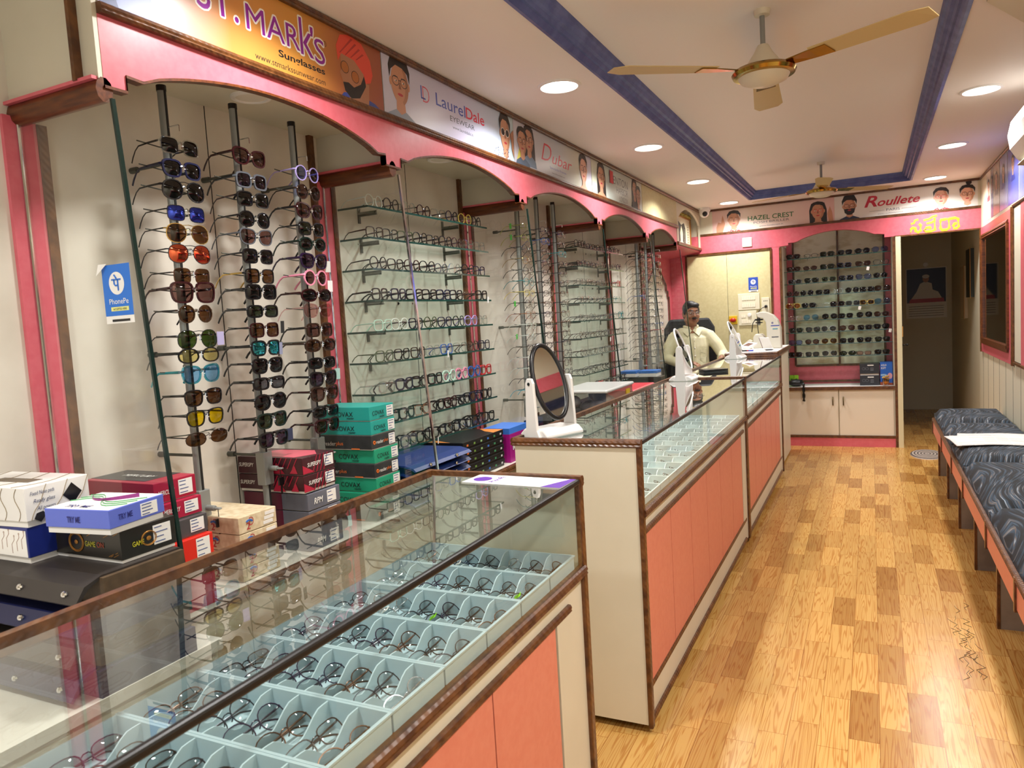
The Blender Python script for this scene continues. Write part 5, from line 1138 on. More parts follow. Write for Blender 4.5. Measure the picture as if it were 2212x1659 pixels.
for x in (-.735, -.305, .12): rail('back_moulding', M['wood'], (x, 8.40, .80), (x, 8.40, 2.2), .018, .022, cab)
rail('back_moulding', M['wood'], (.12, 8.40, .80), (-.735, 8.40, .80), .018, .022, cab); rail('back_moulding', M['wood'], (x1-.02, 8.39, .635), (x0+.02, 8.39, .635), .018, .02, cab)
MB().box(x0+.01, x1-.01, 8.045, 8.42, .59, .606).build('worktop', M['white'], cab); rail('worktop_lip', M['wood'], (x1-.01, 8.042, .59), (x0+.01, 8.042, .59), .016, .034, cab)
MB().box(x0+.016, x1-.016, 8.07, 8.42, .09, .58).build('carcass', M['cream'], cab)
for a, b, hx_ in ((x0+.016, -.314, -.365), (-.308, x1-.016, -.268)):
    d = MB().box(a+.002, b-.002, 8.052, 8.07, .112, .575).build('door', pm('door_laminate', '#dfd3bf', .4), cab, bevel=.002)
    h_ = MB().tube([(hx_, 8.05, .42), (hx_, 8.03, .425), (hx_, 8.03, .495), (hx_, 8.05, .50)], .006, 8); h_.build('handle', pm('antique_brass', '#6a5c3c', .35, .8), d, smooth=True)
rail('plinth_moulding', M['wood'], (x1, 8.045, .10), (x0, 8.045, .10), .018, .024, cab); MB().box(x0, x1+.01, 8.04, 8.42, 0, .088).build('plinth', M['pink'], cab)
for x in (x0-.008, x1+.006): MB().box(x-.012, x+.012, 8.032, 8.058, 0, 2.04).build('corner_post', M['wood'], cab)
zc = [1.915, 1.79, 1.663, 1.538, 1.412, 1.288, 1.164, 1.04, .915]
rowc = ['maroon:wayfarer:black black:half:clear black:square:dgreen black:wayfarer:black black:geo:black navy:aviator:blue', 'maroon:wayfarer:brown brown:oval:gradient black:square:dgreen navy:square:dark brown:cat:gradient black:cat:clear',
  'grey:square:grey black:wayfarer:dgreen olive:wayfarer:dgreen navy:square:dark navy:cat:blue black:round:black', 'maroon:round:gradient black:round:black black:square:dark clear:round:clear black:round:dark black:square:black brown:aviator:gradient',
  'yellow:aviator:orange black:wayfarer:dark clear:half:clear maroon:square:black grey:square:grey gold:square:brown grey:aviator:sky', 'rose clear:square:clear grey:aviator:sky gunmetal:aviator:dark black:wayfarer:black gunmetal:aviator:dark maroon:geo:gradient',
  'black:wayfarer:dgreen black:cat:grey silver:aviator:grey maroon:aviator:gradient black:square:black black:cat:black', 'purple:square:blue black:geo:gradient gold:aviator:brown black:square:dark black:wayfarer:dark black:wayfarer:dgreen',
  'maroon:square:dark gunmetal:square:grey silver:aviator:grey black:wrap:dgreen brown:rect:pinkish black:wayfarer:black']
for r, row in enumerate(rowc):
    t = thing('glass_shelf', '%s glass shelf from the top in the back wall cabinet' % ORD[r], 'shelf', (-.3, 8.2, zc[r]), 0, 'cabinet glass shelves'); z = zc[r]
    g = MB().add([(x0+.018, 8.09, z), (x1-.018, 8.09, z), (x1-.018, 8.39, z), (x0+.018, 8.39, z), (x0+.018, 8.09, z-.007), (x1-.018, 8.09, z-.007), (x1-.018, 8.39, z-.007), (x0+.018, 8.39, z-.007)], [(0, 1, 2, 3), (7, 6, 5, 4)]); g.cur = 1
    g.add([(x0+.018, 8.09, z), (x1-.018, 8.09, z), (x1-.018, 8.09, z-.007), (x0+.018, 8.09, z-.007)], [(0, 3, 2, 1)]); g.build('pane', [M['shelfglass'], M['gedge']], t)
    it = row.split(' '); it = []
    for p in row.replace('rose clear', 'rose_clear').split(): it.append(p.replace('rose_clear', 'rose clear').split(':'))
    n = len(it); pitch = (x1-x0-.06)/n
    for k, (f, kind, ln) in enumerate(it):
        gm = glasses_meshes(kind, 0 if kind == 'aviator' else 2 if ln in ('black', 'dark', 'dgreen') else 1)
        glasses(kind, 0 if kind == 'aviator' else 2 if ln in ('black', 'dark', 'dgreen') else 1, FR[f], LE[ln], FR[f], (x0+.03+pitch*(k+.5)+random.uniform(-.008, .008), 8.115, z+gm['B']*.97), (0, 0, -PI/2+random.uniform(-.1, .1)),
            '%s %s %s, %s from left on %s cabinet shelf' % (f, SHN[kind], 'sunglasses' if ln != 'clear' else 'eyeglasses', ORD[k], ORD[r]), 'sunglasses' if ln != 'clear' else 'eyeglasses', 'pairs on the back cabinet shelves', False)
for (x, z, lb) in ((-.10, 1.40, 'white price tag hanging from the fifth cabinet shelf'), (.165, 1.165, 'white price tag at the right end of the seventh cabinet shelf'), (-.02, 1.78, 'grey price tag hanging from the second cabinet shelf')):
    o = box('price_tag', M['paper'], (-.012, .012, -.0008, .0008, -.035, 0)); o.location = (x, 8.075, z); o.rotation_euler = (0, .2, 0); tag(o, lb, 'tag', 'price tags')
for k, zz in enumerate((.607, .725)):
    b_ = thing('lens_carton', ('lower' if k == 0 else 'upper')+' black carton with glasses outline print on the cabinet worktop', 'box', (-.02, 8.2, zz), 0, 'black lens cartons')
    MB().box(-.115, .06, 8.12, 8.3, zz, zz+.1).build('body', pm('lens_box', '#22252c', .35), b_); pr = Print((-.115, 8.12, zz), UX, UZ); lt_ = pm('print_light', '#8a9096', .5)
    for c in (.035, .065): pr.ring(c, .05, .013, .012, .0012, lt_)
    for q in (.03, .042, .054): pr.shape([(.095, q), (.125, q), (.125, q+.003), (.095, q+.003)], lt_)
    pr.done(b_, 'print'); MB().box(-.025+-.02, .03+-.02, 8.1195, 8.12, zz+.078, zz+.088).build('white_wordmark', M['paper'], b_)
    if k == 0: MB().box(-.11, .055, 8.13, 8.29, zz+.1, zz+.1165).build('wrapped_leaflets', M['paper'], b_)
aq = thing('solution_carton', 'bright blue lens solution carton at the right end of the cabinet worktop', 'box', (.12, 8.2, .607))
MB().box(.068, .178, 8.14, 8.25, .607, .835).build('body', pm('aqua_blue', '#1c62c4', .3), aq); text(aq, 'lettering', 'AQUA', (-.045, -.06, .185), UX, UZ, .05, .022, M['paper'], .01); text(aq, 'lettering', 'SOFT', (-.045, -.06, .158), UX, UZ, .045, .02, M['paper'], .01)
pr = Print((.068, 8.14, .607), UX, UZ); pr.ell(.085, .09, .022, .03, pm('print_pink', '#d8a0b0', .4)); pr.ell(.03, .10, .03, .01, pm('print_cloud', '#9cc4e8', .4)); pr.shape([(.0, .0), (.11, .0), (.11, .02), (0, .03)], pm('print_rust', '#a85030', .4)); pr.done(aq, 'print')
fj = thing('flower_jar', 'small amber jar of dried flowers before the blue carton', 'jar', (.115, 8.09, .607)); MB().lathe([(.024, 0), (.03, .02), (.031, .065), (.028, .065), (.024, .004), (.0001, .004)], (.115, 8.09, .607), 18).build('jar', clear('amber_glass', (.8, .55, .15, 1), extra=.05), fj, smooth=True, edge=40)
MB().lathe([(.0001, .004), (.024, .006), (.027, .04), (.0001, .042)], (.115, 8.09, .607), 14).build('wax', pm('amber_wax', '#b88420', .5), fj, smooth=True)
fl = MB()
for k in range(9): fl.ball((.115+.022*math.cos(k*2.4), 8.09+.02*math.sin(k*2.4), .675+.012*(k % 3)), .012, .012, .01, 8, 5)
fl.build('flowers', noisy('dried_petals', '#8a3a28', '#c9b35a', 40), fj, smooth=True)
for k, x in enumerate((-.77, -.725)):
    t = thing('lime_packet', ('left' if k == 0 else 'right')+' lime green packet behind the black bag', 'packet', (x, 8.3, .607), 0, 'lime packets'); MB().box(x-.021, x+.021, 8.28, 8.31, .607, .71).build('body', pm('lime_card', '#8fc22c', .4), t); MB().box(x-.01, x+.01, 8.279, 8.28, .65, .675).build('mark', pm('dark_green_print', '#2f5a20', .5), t)
bg = thing('black_bag', 'black folded bag with twisted strap hanging over the cabinet edge', 'bag', (-.72, 8.12, .607)); b_ = MB()
b_.ball((-.715, 8.13, .645), .075, .06, .038, 16, 8); b_.build('body', noisy('black_fabric', '#0c0c0e', '#17171a', 30, .5), bg, smooth=True); s_ = MB()
for sg in (0, PI): s_.tube([(-.66+.004*k+.006*math.cos(k*1.1+sg) if k < 6 else -.635+.008*math.cos(k*1.1+sg), 8.10-.013*k if k < 6 else 8.025+.005*math.sin(k*1.1+sg), .675-.006*k if k < 6 else .64-.022*(k-6)) for k in range(15)], .008, 6)
s_.build('strap', M['black'], bg, smooth=True)

# doorway: cream jamb, open edge, room beyond
dj = thing('door_jamb', 'cream wooden door frame post at the left of the dark doorway', 'door frame', (.235, BY, 0)); MB().box(.218, .262, 8.03, 8.14, 0, 2.04).build('post', pm('cream_paint', '#d6cda8', .4), dj)
k_ = MB().tube([(.262, 8.09, 1.0), (.30, 8.09, 1.0)], .006, 8); k_.ball((.305, 8.09, 1.0), .012, .012, .012, 10, 6); k_.build('door_stop', M['black'], dj, smooth=True); MB().box(.262, .272, 8.06, 8.075, 1.08, 1.18).build('latch', gold, dj)
cl = thing('wall_calendar', 'dim wall calendar of a white-robed seated figure through the doorway', 'calendar', (.63, 10.85, 1.5)); MB().box(.405, .86, 10.850, 10.858, 1.18, 1.82).build('sheet', M['paper'], cl)
pr = Print((.405, 10.85, 1.18), UX, UZ); nv = pm('print_night', '#1a1c3a', .4); pr.shape([(.01, .2), (.445, .2), (.445, .63), (.01, .63)], nv); rb = pm('print_robe', '#cfcac0', .4)
pr.shape([(.06, .25), (.40, .25), (.36, .33), (.30, .36), (.29, .44), (.22, .47), (.16, .44), (.12, .34)], rb); pr.ell(.225, .5, .035, .045, sk['deep']); pr.ell(.225, .53, .04, .025, rb); pr.shape([(.03, .2), (.43, .2), (.42, .25), (.05, .25)], lips)
for k in range(5): pr.shape([(.03, .03+.03*k), (.42, .03+.03*k), (.42, .035+.03*k), (.03, .035+.03*k)], gy)
pr.done(cl, 'picture'); MB().lathe([(.0001, 0), (.03, 0), (.025, .01), (.0001, .012)], (0, 0, 0), 16).build('hook_disc', M['white'], cl, local=True).matrix_local = Matrix.Translation((0, 0, .36)) @ Matrix.Rotation(PI/2, 4, 'X')
for (y, z0, z1, lb, c) in ((9.3, 1.2, 1.75, 'pale framed board hanging on the corridor wall', '#b9ab90'), (8.75, 1.42, 1.9, 'dark framed board nearer the doorway on the corridor wall', '#1f2a26')):
    t = thing('wall_board', lb, 'picture', (RX-.01, y, z0), 0, 'corridor boards'); MB().box(RX-.035, RX-.001, y-.18, y+.18, z0, z1).build('board', pm('board_'+c[1:], c, .5), t); MB().box(RX-.038, RX-.034, y-.19, y-.17, z0-.01, z1+.01).build('frame_edge', gold, t)
mt = MB().lathe([(.0001, .012), (.12, .012), (.135, .008), (.14, .001), (.14, 0)], (0, 0, 0), 32)
mt.v = [(v[0]*1.0, v[1]*1.7, v[2]) for v in mt.v]; mat_m = pm('mat_cloth', '#5a4a44', .9); N, L, b = nodes(mat_m); tc = N.new('ShaderNodeTexCoord'); wv = N.new('ShaderNodeTexWave'); wv.wave_type = 'RINGS'; wv.rings_direction = 'Z'; wv.inputs['Scale'].default_value = 12; mp = N.new('ShaderNodeMapping'); mp.inputs['Scale'].default_value = (1, .6, 1)
cr = N.new('ShaderNodeValToRGB'); cr.color_ramp.elements[0].color = hx('#2f2624'); cr.color_ramp.elements[1].color = hx('#b5a79c'); L.new(tc.outputs['Object'], mp.inputs[0]); L.new(mp.outputs[0], wv.inputs['Vector']); L.new(wv.outputs['Fac'], cr.inputs[0]); L.new(cr.outputs[0], b.inputs['Base Color'])
o = mt.build('door_mat', mat_m, None, smooth=True, edge=40); o.location = (.44, 7.69, 0); tag(o, 'oval grey ringed door mat on the floor by the doorway', 'mat')

# ------------------------------------------------------------------ right wall: framed mirror, posters, air conditioner
wm = thing('wall_mirror', 'dark mirror in wooden moulding and pink surround on the right wall', 'mirror', (RX, 7.2, 1.5))
X_ = RX-.012
for b_ in ((6.36, 7.97, 1.95, 2.04), (6.36, 7.97, .925, 1.03), (6.36, 6.47, 1.03, 1.95), (7.85, 7.97, 1.03, 1.95)): MB().box(X_, RX-.001, *b_).build('pink_surround', M['pink'], wm)
for p0, p1 in (((7.85, 1.03), (7.85, 1.95)), ((6.47, 1.95), (6.47, 1.03)), ((6.47, 1.03), (7.85, 1.03)), ((7.85, 1.95), (6.47, 1.95))): rail('moulding', M['beam'], (X_, p0[0], p0[1]), (X_, p1[0], p1[1]), .03, .05, wm)
MB().box(RX-.008, RX-.002, 6.47, 7.85, 1.03, 1.95).build('glass', M['dimmirror'], wm)
for y in (6.32, 7.99): rail('outer_moulding', M['wood'], (RX-.006, y, .92), (RX-.006, y, 2.045), .03, .05, wm)
w2 = thing('wall_mirror', 'nearer mirror in pink frame cut off by the right photo edge', 'mirror', (RX, 5.3, 1.5))
MB().box(RX-.010, RX-.002, 5.985, 6.25, .96, 2.03).build('board', M['cream'], w2)
for b_ in ((2.4, 5.98, 1.95, 2.05), (2.4, 5.98, .93, 1.03), (2.4, 2.5, 1.03, 1.95), (5.86, 5.98, 1.03, 1.95)): MB().box(X_, RX-.001, *b_).build('pink_surround', M['pink'], w2)
MB().box(RX-.008, RX-.002, 2.5, 5.86, 1.03, 1.95).build('glass', M['dimmirror'], w2); rail('moulding', M['wood'], (X_, 6.25, .95), (X_, 6.25, 2.04), .02, .03, w2)
for z in (.945, 2.045): rail('moulding', M['wood'], (X_, 6.26, z), (X_, 4.9, z), .02, .02, w2)
cols = [('#d9d4cc', '#b04a5a'), ('#5a5f86', '#3a3f66'), ('#8a7a70', '#3c3430'), ('#7f8fd0', '#3a48a0'), ('#5060c8', '#2c3a9a'), ('#7a86c8', '#4a56a8'), ('#8f9fd8', '#5a6ac0')]
ye = [7.66, 7.40, 7.27, 6.93, 6.56, 6.1, 5.5, 4.9]
for k in range(6):
    a, b_ = ye[k], ye[k+1]+.02; c1, c2 = cols[k]
    t = banner(['narrow pale poster with pink figure, farthest on the right wall', 'slim blue-grey poster of a standing figure, second along the right wall', 'brown poster of a dark-coated figure, third along the right wall', 'blue poster beside the air conditioner, fourth along the right wall', 'deep blue poster below the air conditioner on the right wall', 'pale blue poster nearest the photo edge on the right wall'][k],
        (RX-.0005, a, 2.075), (0, -1, 0), a-b_, .40, pm('poster_'+c1[1:], c1, .25))
    pr = Print((RX-.0005, a, 2.075), (0, -1, 0), UZ); pr.parent = t; w_ = a-b_; portrait(pr, w_*.5, .27, .11, min(1.2, w_*5), sk['fair'], pm('poster_'+c2[1:], c2, .3), style='long' if k % 2 else 'short', gl=1, glm=gls, y0=.04); pr.done(t)
rail('wall_cornice', M['wood'], (RX-.004, BY, 2.49), (RX-.004, 3.2, 2.49), .016, .02, hd)
ac = thing('air_conditioner', 'white rounded split air conditioner high on the right wall', 'air conditioner', (.8, 4.4, 2.2))
prof = [(RX-.002, 2.10), (.76, 2.10), (.70, 2.13), (.665, 2.19), (.655, 2.26), (.67, 2.33), (.71, 2.375), (.78, 2.395), (RX-.002, 2.40)]
MB().prism(prof, 1, 3.75, 4.72).build('housing', M['white'], ac, bevel=.012); MB().box(.72, .86, 3.8, 4.67, 2.094, 2.102).build('outlet', M['dark'], ac); MB().prism([(.69, 2.10), (.76, 2.088), (.77, 2.094), (.70, 2.112)], 1, 3.8, 4.67).build('flap', pm('beige_plastic', '#c9bfa6', .4), ac)

# ------------------------------------------------------------------ bench with cushions, newspaper
be = thing('waiting_bench', 'long low bench with coral front rail and board legs along the right wall', 'bench', (.67, 4.8, 0))
ye = [6.80, 5.98, 5.25, 4.61, 3.70, 2.97, 2.2, 1.5]
MB().box(.45, RX-.005, 1.5, 6.82, .43, .452).build('seat_board', M['cream'], be)
for k in range(7):
    MB().box(.433, .45, ye[k+1]+.005, ye[k]-.005, .355, .455).build('coral_rail', M['coral'], be); MB().box(.426, .447, ye[k]-.011, ye[k]+.011, .345, .468).build('joint_strip', M['wood'], be)
rail('seat_moulding', M['wood'], (.438, 6.82, .462), (.438, 1.5, .462), .024, .02, be)
for y in (6.79, 6.02, 5.25, 4.46, 3.68, 2.9, 2.1):
    MB().box(.478, RX-.01, y-.012, y+.012, 0, .43).build('leg', noisy('scuffed_laminate', '#6d6258', '#8d8174', 5, .5, 4), be)
    MB().box(.466, .478, y-.014, y+.014, 0, .43).build('leg_edging', M['wood'], be)
fur = pm('cushion_print', '#20242c', .85); N, L, b = nodes(fur); tc = N.new('ShaderNodeTexCoord'); mp = N.new('ShaderNodeMapping'); mp.inputs['Scale'].default_value = (1, .8, 1)
nz0 = N.new('ShaderNodeTexNoise'); nz0.inputs['Scale'].default_value = 1.6; nz0.inputs['Detail'].default_value = 1; va = N.new('ShaderNodeVectorMath'); va.operation = 'MULTIPLY_ADD'; va.inputs[1].default_value = (.7, .7, .3); L.new(mp.outputs[0], nz0.inputs['Vector']); L.new(nz0.outputs['Color'], va.inputs[0]); L.new(mp.outputs[0], va.inputs[2])
mp2 = N.new('ShaderNodeMapping'); mp2.inputs['Scale'].default_value = (105, 6, 8); mp2.inputs['Rotation'].default_value = (0, 0, .9); wv = N.new('ShaderNodeTexNoise'); wv.inputs['Scale'].default_value = 1; wv.inputs['Detail'].default_value = 3; L.new(va.outputs[0], mp2.inputs[0]); L.new(mp2.outputs[0], wv.inputs['Vector'])
cr = N.new('ShaderNodeValToRGB'); e = cr.color_ramp.elements; e[0].color = hx('#0a0b0e'); e[0].position = .40; e[1].color = hx('#8fa6b8'); e[1].position = .74
q = e.new(.5); q.color = hx('#161d26'); q = e.new(.58); q.color = hx('#34485a'); q = e.new(.63); q.color = hx('#5a4c40')
L.new(tc.outputs['Object'], mp.inputs[0]); L.new(wv.outputs['Fac'], cr.inputs[0]); L.new(cr.outputs[0], b.inputs['Base Color'])
yc = [6.86, 6.10, 5.42, 4.72, 3.70, 2.86, 2.0]
CW = ['farthest patterned cushion on the bench, by the doorway', 'second patterned cushion from the doorway, partly under the newspaper', 'third patterned cushion from the doorway, just nearer than the newspaper', 'fourth patterned cushion from the doorway, with pale blue swirls', 'fifth patterned cushion from the doorway, cut by the photo edge', 'nearest patterned cushion on the bench, mostly out of frame']
for k in range(6):
    y1, y0_ = yc[k]-.004, yc[k+1]+.004; x0_, x1_ = .445, RX-.012; nx, ny = 12, 14; vs = []; fs = []; mb = MB()
    for side in (1, 0):
        for i in range(nx+1):
            for j in range(ny+1):
                u, v = i/nx, j/ny; e_ = min(1, min(u, 1-u)*7, 9*min(v, 1-v)); d = math.sqrt(max(0, 1-(1-e_)**2))
                vs.append((x0_+(x1_-x0_)*u, y0_+(y1-y0_)*v, .456+(.045+.045*d+.012*math.sin(PI*u)*math.sin(PI*v)+.003*math.sin(9*v+k) if side else .0)))
    o_ = (nx+1)*(ny+1); ix = lambda i, j: i*(ny+1)+j
    for i in range(nx):
        for j in range(ny): fs += [(ix(i, j), ix(i+1, j), ix(i+1, j+1), ix(i, j+1)), (o_+ix(i, j), o_+ix(i, j+1), o_+ix(i+1, j+1), o_+ix(i+1, j))]
    for i in range(nx): fs += [(ix(i, 0), o_+ix(i, 0), o_+ix(i+1, 0), ix(i+1, 0)), (ix(i, ny), ix(i+1, ny), o_+ix(i+1, ny), o_+ix(i, ny))]
    for j in range(ny): fs += [(ix(0, j), ix(0, j+1), o_+ix(0, j+1), o_+ix(0, j)), (ix(nx, j), o_+ix(nx, j), o_+ix(nx, j+1), ix(nx, j+1))]
    o = mb.add(vs, fs).build('seat_cushion', fur, None, smooth=True, edge=60); tag(o, CW[k], 'cushion', 'bench cushions')
    c_ = Vector(((x0_+x1_)/2, (y0_+y1)/2, .456)); o.data.transform(Matrix.Translation(-c_)); o.location = c_
npp = thing('newspaper', 'folded newspaper lying across the bench cushions', 'newspaper', (.66, 5.3, .556)); m = MB()
for k, (a, dx, dy) in enumerate(((.02, 0, 0), (-.10, .03, .05), (.12, -.02, -.06))):
    z = .556+.006*k; vs = []; fs = []; c, s_ = math.cos(a), math.sin(a)
    for i in range(9):
        for j in range(7):
            p, q = -.22+.44*i/8, -.17+.34*j/6; vs.append((.66+dx+p*c-q*s_, 5.28+dy+p*s_+q*c, z+.004*math.sin(p*14+k)+.003*math.cos(q*17)))
    n0 = len(vs); vs += [(v[0], v[1], v[2]-.004) for v in vs]
    for i in range(8):
        for j in range(6): f = (i*7+j, (i+1)*7+j, (i+1)*7+j+1, i*7+j+1); fs += [f, tuple(n0+w for w in reversed(f))]
    bd = [i*7 for i in range(9)]+[56+j for j in range(1, 7)]+[i*7+6 for i in range(7, -1, -1)]+[j for j in range(5, 0, -1)]
    for i in range(len(bd)): a_, b_ = bd[i], bd[(i+1) % len(bd)]; fs.append((a_, n0+a_, n0+b_, b_))
    pg = MB().add(vs, fs); nw = pm('newsprint', '#d2cfc9', .7); N, L, b = nodes(nw)
    if not any(n.type == 'TEX_BRICK' for n in N):
        tc = N.new('ShaderNodeTexCoord'); br = N.new('ShaderNodeTexBrick'); br.inputs['Scale'].default_value = 16; br.inputs['Color1'].default_value = hx('#dcd9d4'); br.inputs['Color2'].default_value = hx('#a9a6a4'); br.inputs['Mortar'].default_value = hx('#e2e0dc'); br.inputs['Mortar Size'].default_value = .05; br.inputs['Brick Width'].default_value = 2.2; br.inputs['Row Height'].default_value = .22
        L.new(tc.outputs['Object'], br.inputs['Vector']); L.new(br.outputs['Color'], b.inputs['Base Color'])
    pg.build('sheet', nw, npp, smooth=True)
mr = MB()
for k in range(26):
    x = .33+random.uniform(-.03, .04); y = 3.1+random.uniform(0, .75); mr.tube([(x+random.uniform(-.02, .02), y+.03*q, .0008) for q in range(4)], .0012, 4, flat=.3, up=(0, 0, 1))
o = mr.build('floor_scuff', M['ink'], None); tag(o, 'black scribbled scuff marks on the wood floor near the bench', 'scuff marks', None, 'stuff')

# ------------------------------------------------------------------ ceiling fans
def fan(label, x, y, ang):
    t = thing('ceiling_fan', label, 'fan', (x, y, 2.56), 0, 'ceiling fans'); fw_ = pm('fan_ivory', '#d9d0b8', .35); br = pm('fan_brass', '#b08c40', .15, 1)
    MB().lathe([(.03, 0), (.028, -.02), (.012, -.022)], (x, y, 2.56), 18).build('ceiling_cup', fw_, t, smooth=True, edge=40)
    MB().tube([(x, y, 2.55), (x, y, 2.43)], .0095, 10).build('down_rod', M['steel'], t, smooth=True, edge=40)
    MB().lathe([(.012, -.125), (.02, -.128), (.034, -.155), (.055, -.185), (.066, -.20), (.066, -.208)], (x, y, 2.56), 26).build('canopy', fw_, t, smooth=True, edge=40)
    MB().lathe([(.07, -.207), (.108, -.215), (.118, -.228), (.112, -.24), (.095, -.243)], (x, y, 2.56), 30).build('brass_ring', br, t, smooth=True, edge=50)
    MB().lathe([(.095, -.24), (.085, -.258), (.05, -.273), (.0001, -.279)], (x, y, 2.56), 26).build('bowl', fw_, t, smooth=True, edge=50)
    for k in range(3):
        a = ang+2*PI*k/3; c, s_ = math.cos(a), math.sin(a); P = lambda r, w, z: (x+r*c-w*s_, y+r*s_+w*c, 2.56+z)
        b_ = MB(); vs = []; n = 8
        for i in range(n+1):
            r = .20+.40*i/n; hw = .048+.014*i/n if i < n else .04
            for w, z in ((-hw, -.212), (hw, -.222), (hw, -.219), (-hw, -.209)): vs.append(P(r, w, z))
        fs = [(4*i+j, 4*i+(j+1) % 4, 4*i+4+(j+1) % 4, 4*i+4+j) for i in range(n) for j in range(4)]+[(3, 2, 1, 0), (4*n, 4*n+1, 4*n+2, 4*n+3)]
        bl_ = b_.add(vs, fs).build('blade', pm('fan_blade', '#c9b27c', .4), t); ir = MB(); vs = []
        for r, hw in ((.10, .018), (.20, .035), (.26, .038)):
            for w, z in ((-hw, -.216), (hw, -.226), (hw, -.222), (-hw, -.212)): vs.append(P(r, w, z))
        ir.add(vs, [(4*i+j, 4*i+(j+1) % 4, 4*i+4+(j+1) % 4, 4*i+4+j) for i in range(2) for j in range(4)]+[(3, 2, 1, 0), (8, 9, 10, 11)]).build('blade_bracket', br, bl_)
fan('nearer cream and brass ceiling fan hanging in the recessed ceiling', -.35, 3.03, math.radians(-25))
fan('farther cream ceiling fan near the back wall banners', -.338, 6.445, math.radians(35))

# ------------------------------------------------------------------ raised desk: lens machine and papers
lm = thing('lens_machine', 'white arched lens edging machine with spindle on the raised desk', 'machine', (-.9, 7.3, 1.062)); iv = pm('machine_white', '#dad7c8', .35)
arc = [(-.97, 1.395), (-.93, 1.405), (-.88, 1.40), (-.82, 1.37), (-.78, 1.32), (-.758, 1.25), (-.755, 1.062), (-.88, 1.062), (-.88, 1.25), (-.885, 1.31), (-.91, 1.345), (-.955, 1.355)]
MB().prism(arc, 1, 7.21, 7.34).build('arm', iv, lm, bevel=.008); MB().tube([(-.95, 7.27, 1.37), (-.95, 7.27, 1.28)], .012, 10).build('spindle', M['steel'], lm)
hd_ = MB().box(-.985, -.915, 7.24, 7.30, 1.325, 1.34); hd_.box(-.98, -.92, 7.25, 7.29, 1.30, 1.31); hd_.build('clamp', M['black'], lm)
MB().prism([(-1.0, 1.062), (-.90, 1.062), (-.90, 1.17), (-.925, 1.20), (-.98, 1.20), (-1.0, 1.17)], 1, 7.2, 7.34).build('body', iv, lm, bevel=.01)
MB().tube([(-.975, 7.22, 1.34), (-1.0, 7.21, 1.30), (-1.01, 7.21, 1.22)], .004, 6).build('hose', M['black'], lm); pr = Print((-.875, 7.209, 1.062), UX, UZ)
for a_, b_, w_, mm in ((.035, .205, .075, pblue), (.05, .175, .045, pm('print_teal', '#4a9ab0', .4)), (.04, .10, .06, gy)): pr.shape([(a_, b_), (a_+w_, b_), (a_+w_, b_+.008), (a_, b_+.008)], mm)
pr.done(lm, 'faint_print'); MB().lathe([(.009, -.0005), (.009, .0005), (.006, .0005), (.006, -.0005)], (0, 0, 0), 14).build('logo_ring', pblue, lm, local=True).matrix_local = Matrix.Translation((.075, -.0905, .235)) @ Matrix.Rotation(PI/2, 4, 'X')
pk = thing('card_reader', 'white box tilted on the raised desk with maroon window', 'device', (-1.02, 7.05, 1.062)); o = MB().box(-.05, .05, -.07, .07, 0, .022).build('body', M['white'], pk, local=True, bevel=.004); MB().box(-.03, .03, -.04, .04, .022, .0228).build('maroon_window', pm('maroon_glass', '#5a1830', .2), pk, local=True); pk.rotation_euler = (.25, .1, -.5); pk.location.z += .03
lf = thing('leaflet_holder', 'tilted white leaflet block beside the lens machine', 'stand', (-1.06, 7.2, 1.062)); o = MB().prism([(-.06, 0), (.05, 0), (.03, .02), (.055, .075), (.03, .09), (-.06, .02)], 1, -.05, .05).build('block', iv, lf, local=True, bevel=.004)
cf = thing('upright_card', 'white upright card with maroon edge leaning on the lens machine', 'card', (-.86, 7.12, 1.062)); MB().box(-.003, .003, -.055, .055, 0, .12).build('card', M['paper'], cf, local=True); MB().box(-.0032, .0032, .05, .056, 0, .12).build('edge', pm('maroon_glass', '#5a1830', .2), cf, local=True); cf.rotation_euler = (0, -.45, 1.0)
for k, (x, y, a, c, lb_) in enumerate(((-.98, 6.86, .2, '#b03a30', 'red pen lying on the raised desk front'), (-.92, 6.84, -.1, '#e6e4de', 'white marker lying on the raised desk front'), (-.86, 6.87, .05, '#2a2c34', 'black pen on the raised desk right of the white marker'))):
    t = thing('pen', lb_, 'pen', (x, y, 1.068), a, 'pens on the desk'); MB().tube([(-.07, 0, 0), (.06, 0, 0), (.075, 0, 0)], [.006, .006, .002], 8).build('barrel', pm('pen_'+c[1:], c, .35), t, local=True, smooth=True, edge=40); MB().tube([(-.072, 0, 0), (-.03, 0, 0)], .0066, 8).build('cap', M['black'] if k != 1 else pblue, t, local=True)
pb = thing('paper_pad', 'stack of papers lying on the raised desk', 'paper', (-.93, 6.95, 1.062)); MB().box(-1.06, -.80, 6.90, 7.04, 1.0622, 1.074).build('sheets', M['paper'], pb)
# ------------------------------------------------------------------ the seated man and his chair
def fuse(mb, voxel, smooth=2):
    """one continuous surface from overlapping limbs: voxel remesh, evaluated to a mesh"""
    me = bpy.data.meshes.new('f'); me.from_pydata(mb.v, [], mb.f); me.update(); o = bpy.data.objects.new('f', me); COL.objects.link(o)
    r = o.modifiers.new('r', 'REMESH'); r.mode = 'VOXEL'; r.voxel_size = voxel; r.use_smooth_shade = True
    s_ = o.modifiers.new('s', 'SMOOTH'); s_.iterations = smooth; s_.factor = .5
    dg = bpy.context.evaluated_depsgraph_get(); dg.update(); out = bpy.data.meshes.new_from_object(o.evaluated_get(dg))
    bpy.data.objects.remove(o); bpy.data.meshes.remove(me)
    out.polygons.foreach_set('use_smooth', [True]*len(out.polygons)); return out
def mobj(name, me, m, parent):
    me.name = name; me.materials.clear(); me.materials.append(m); o = bpy.data.objects.new(name, me); COL.objects.link(o); o.parent = parent; return o
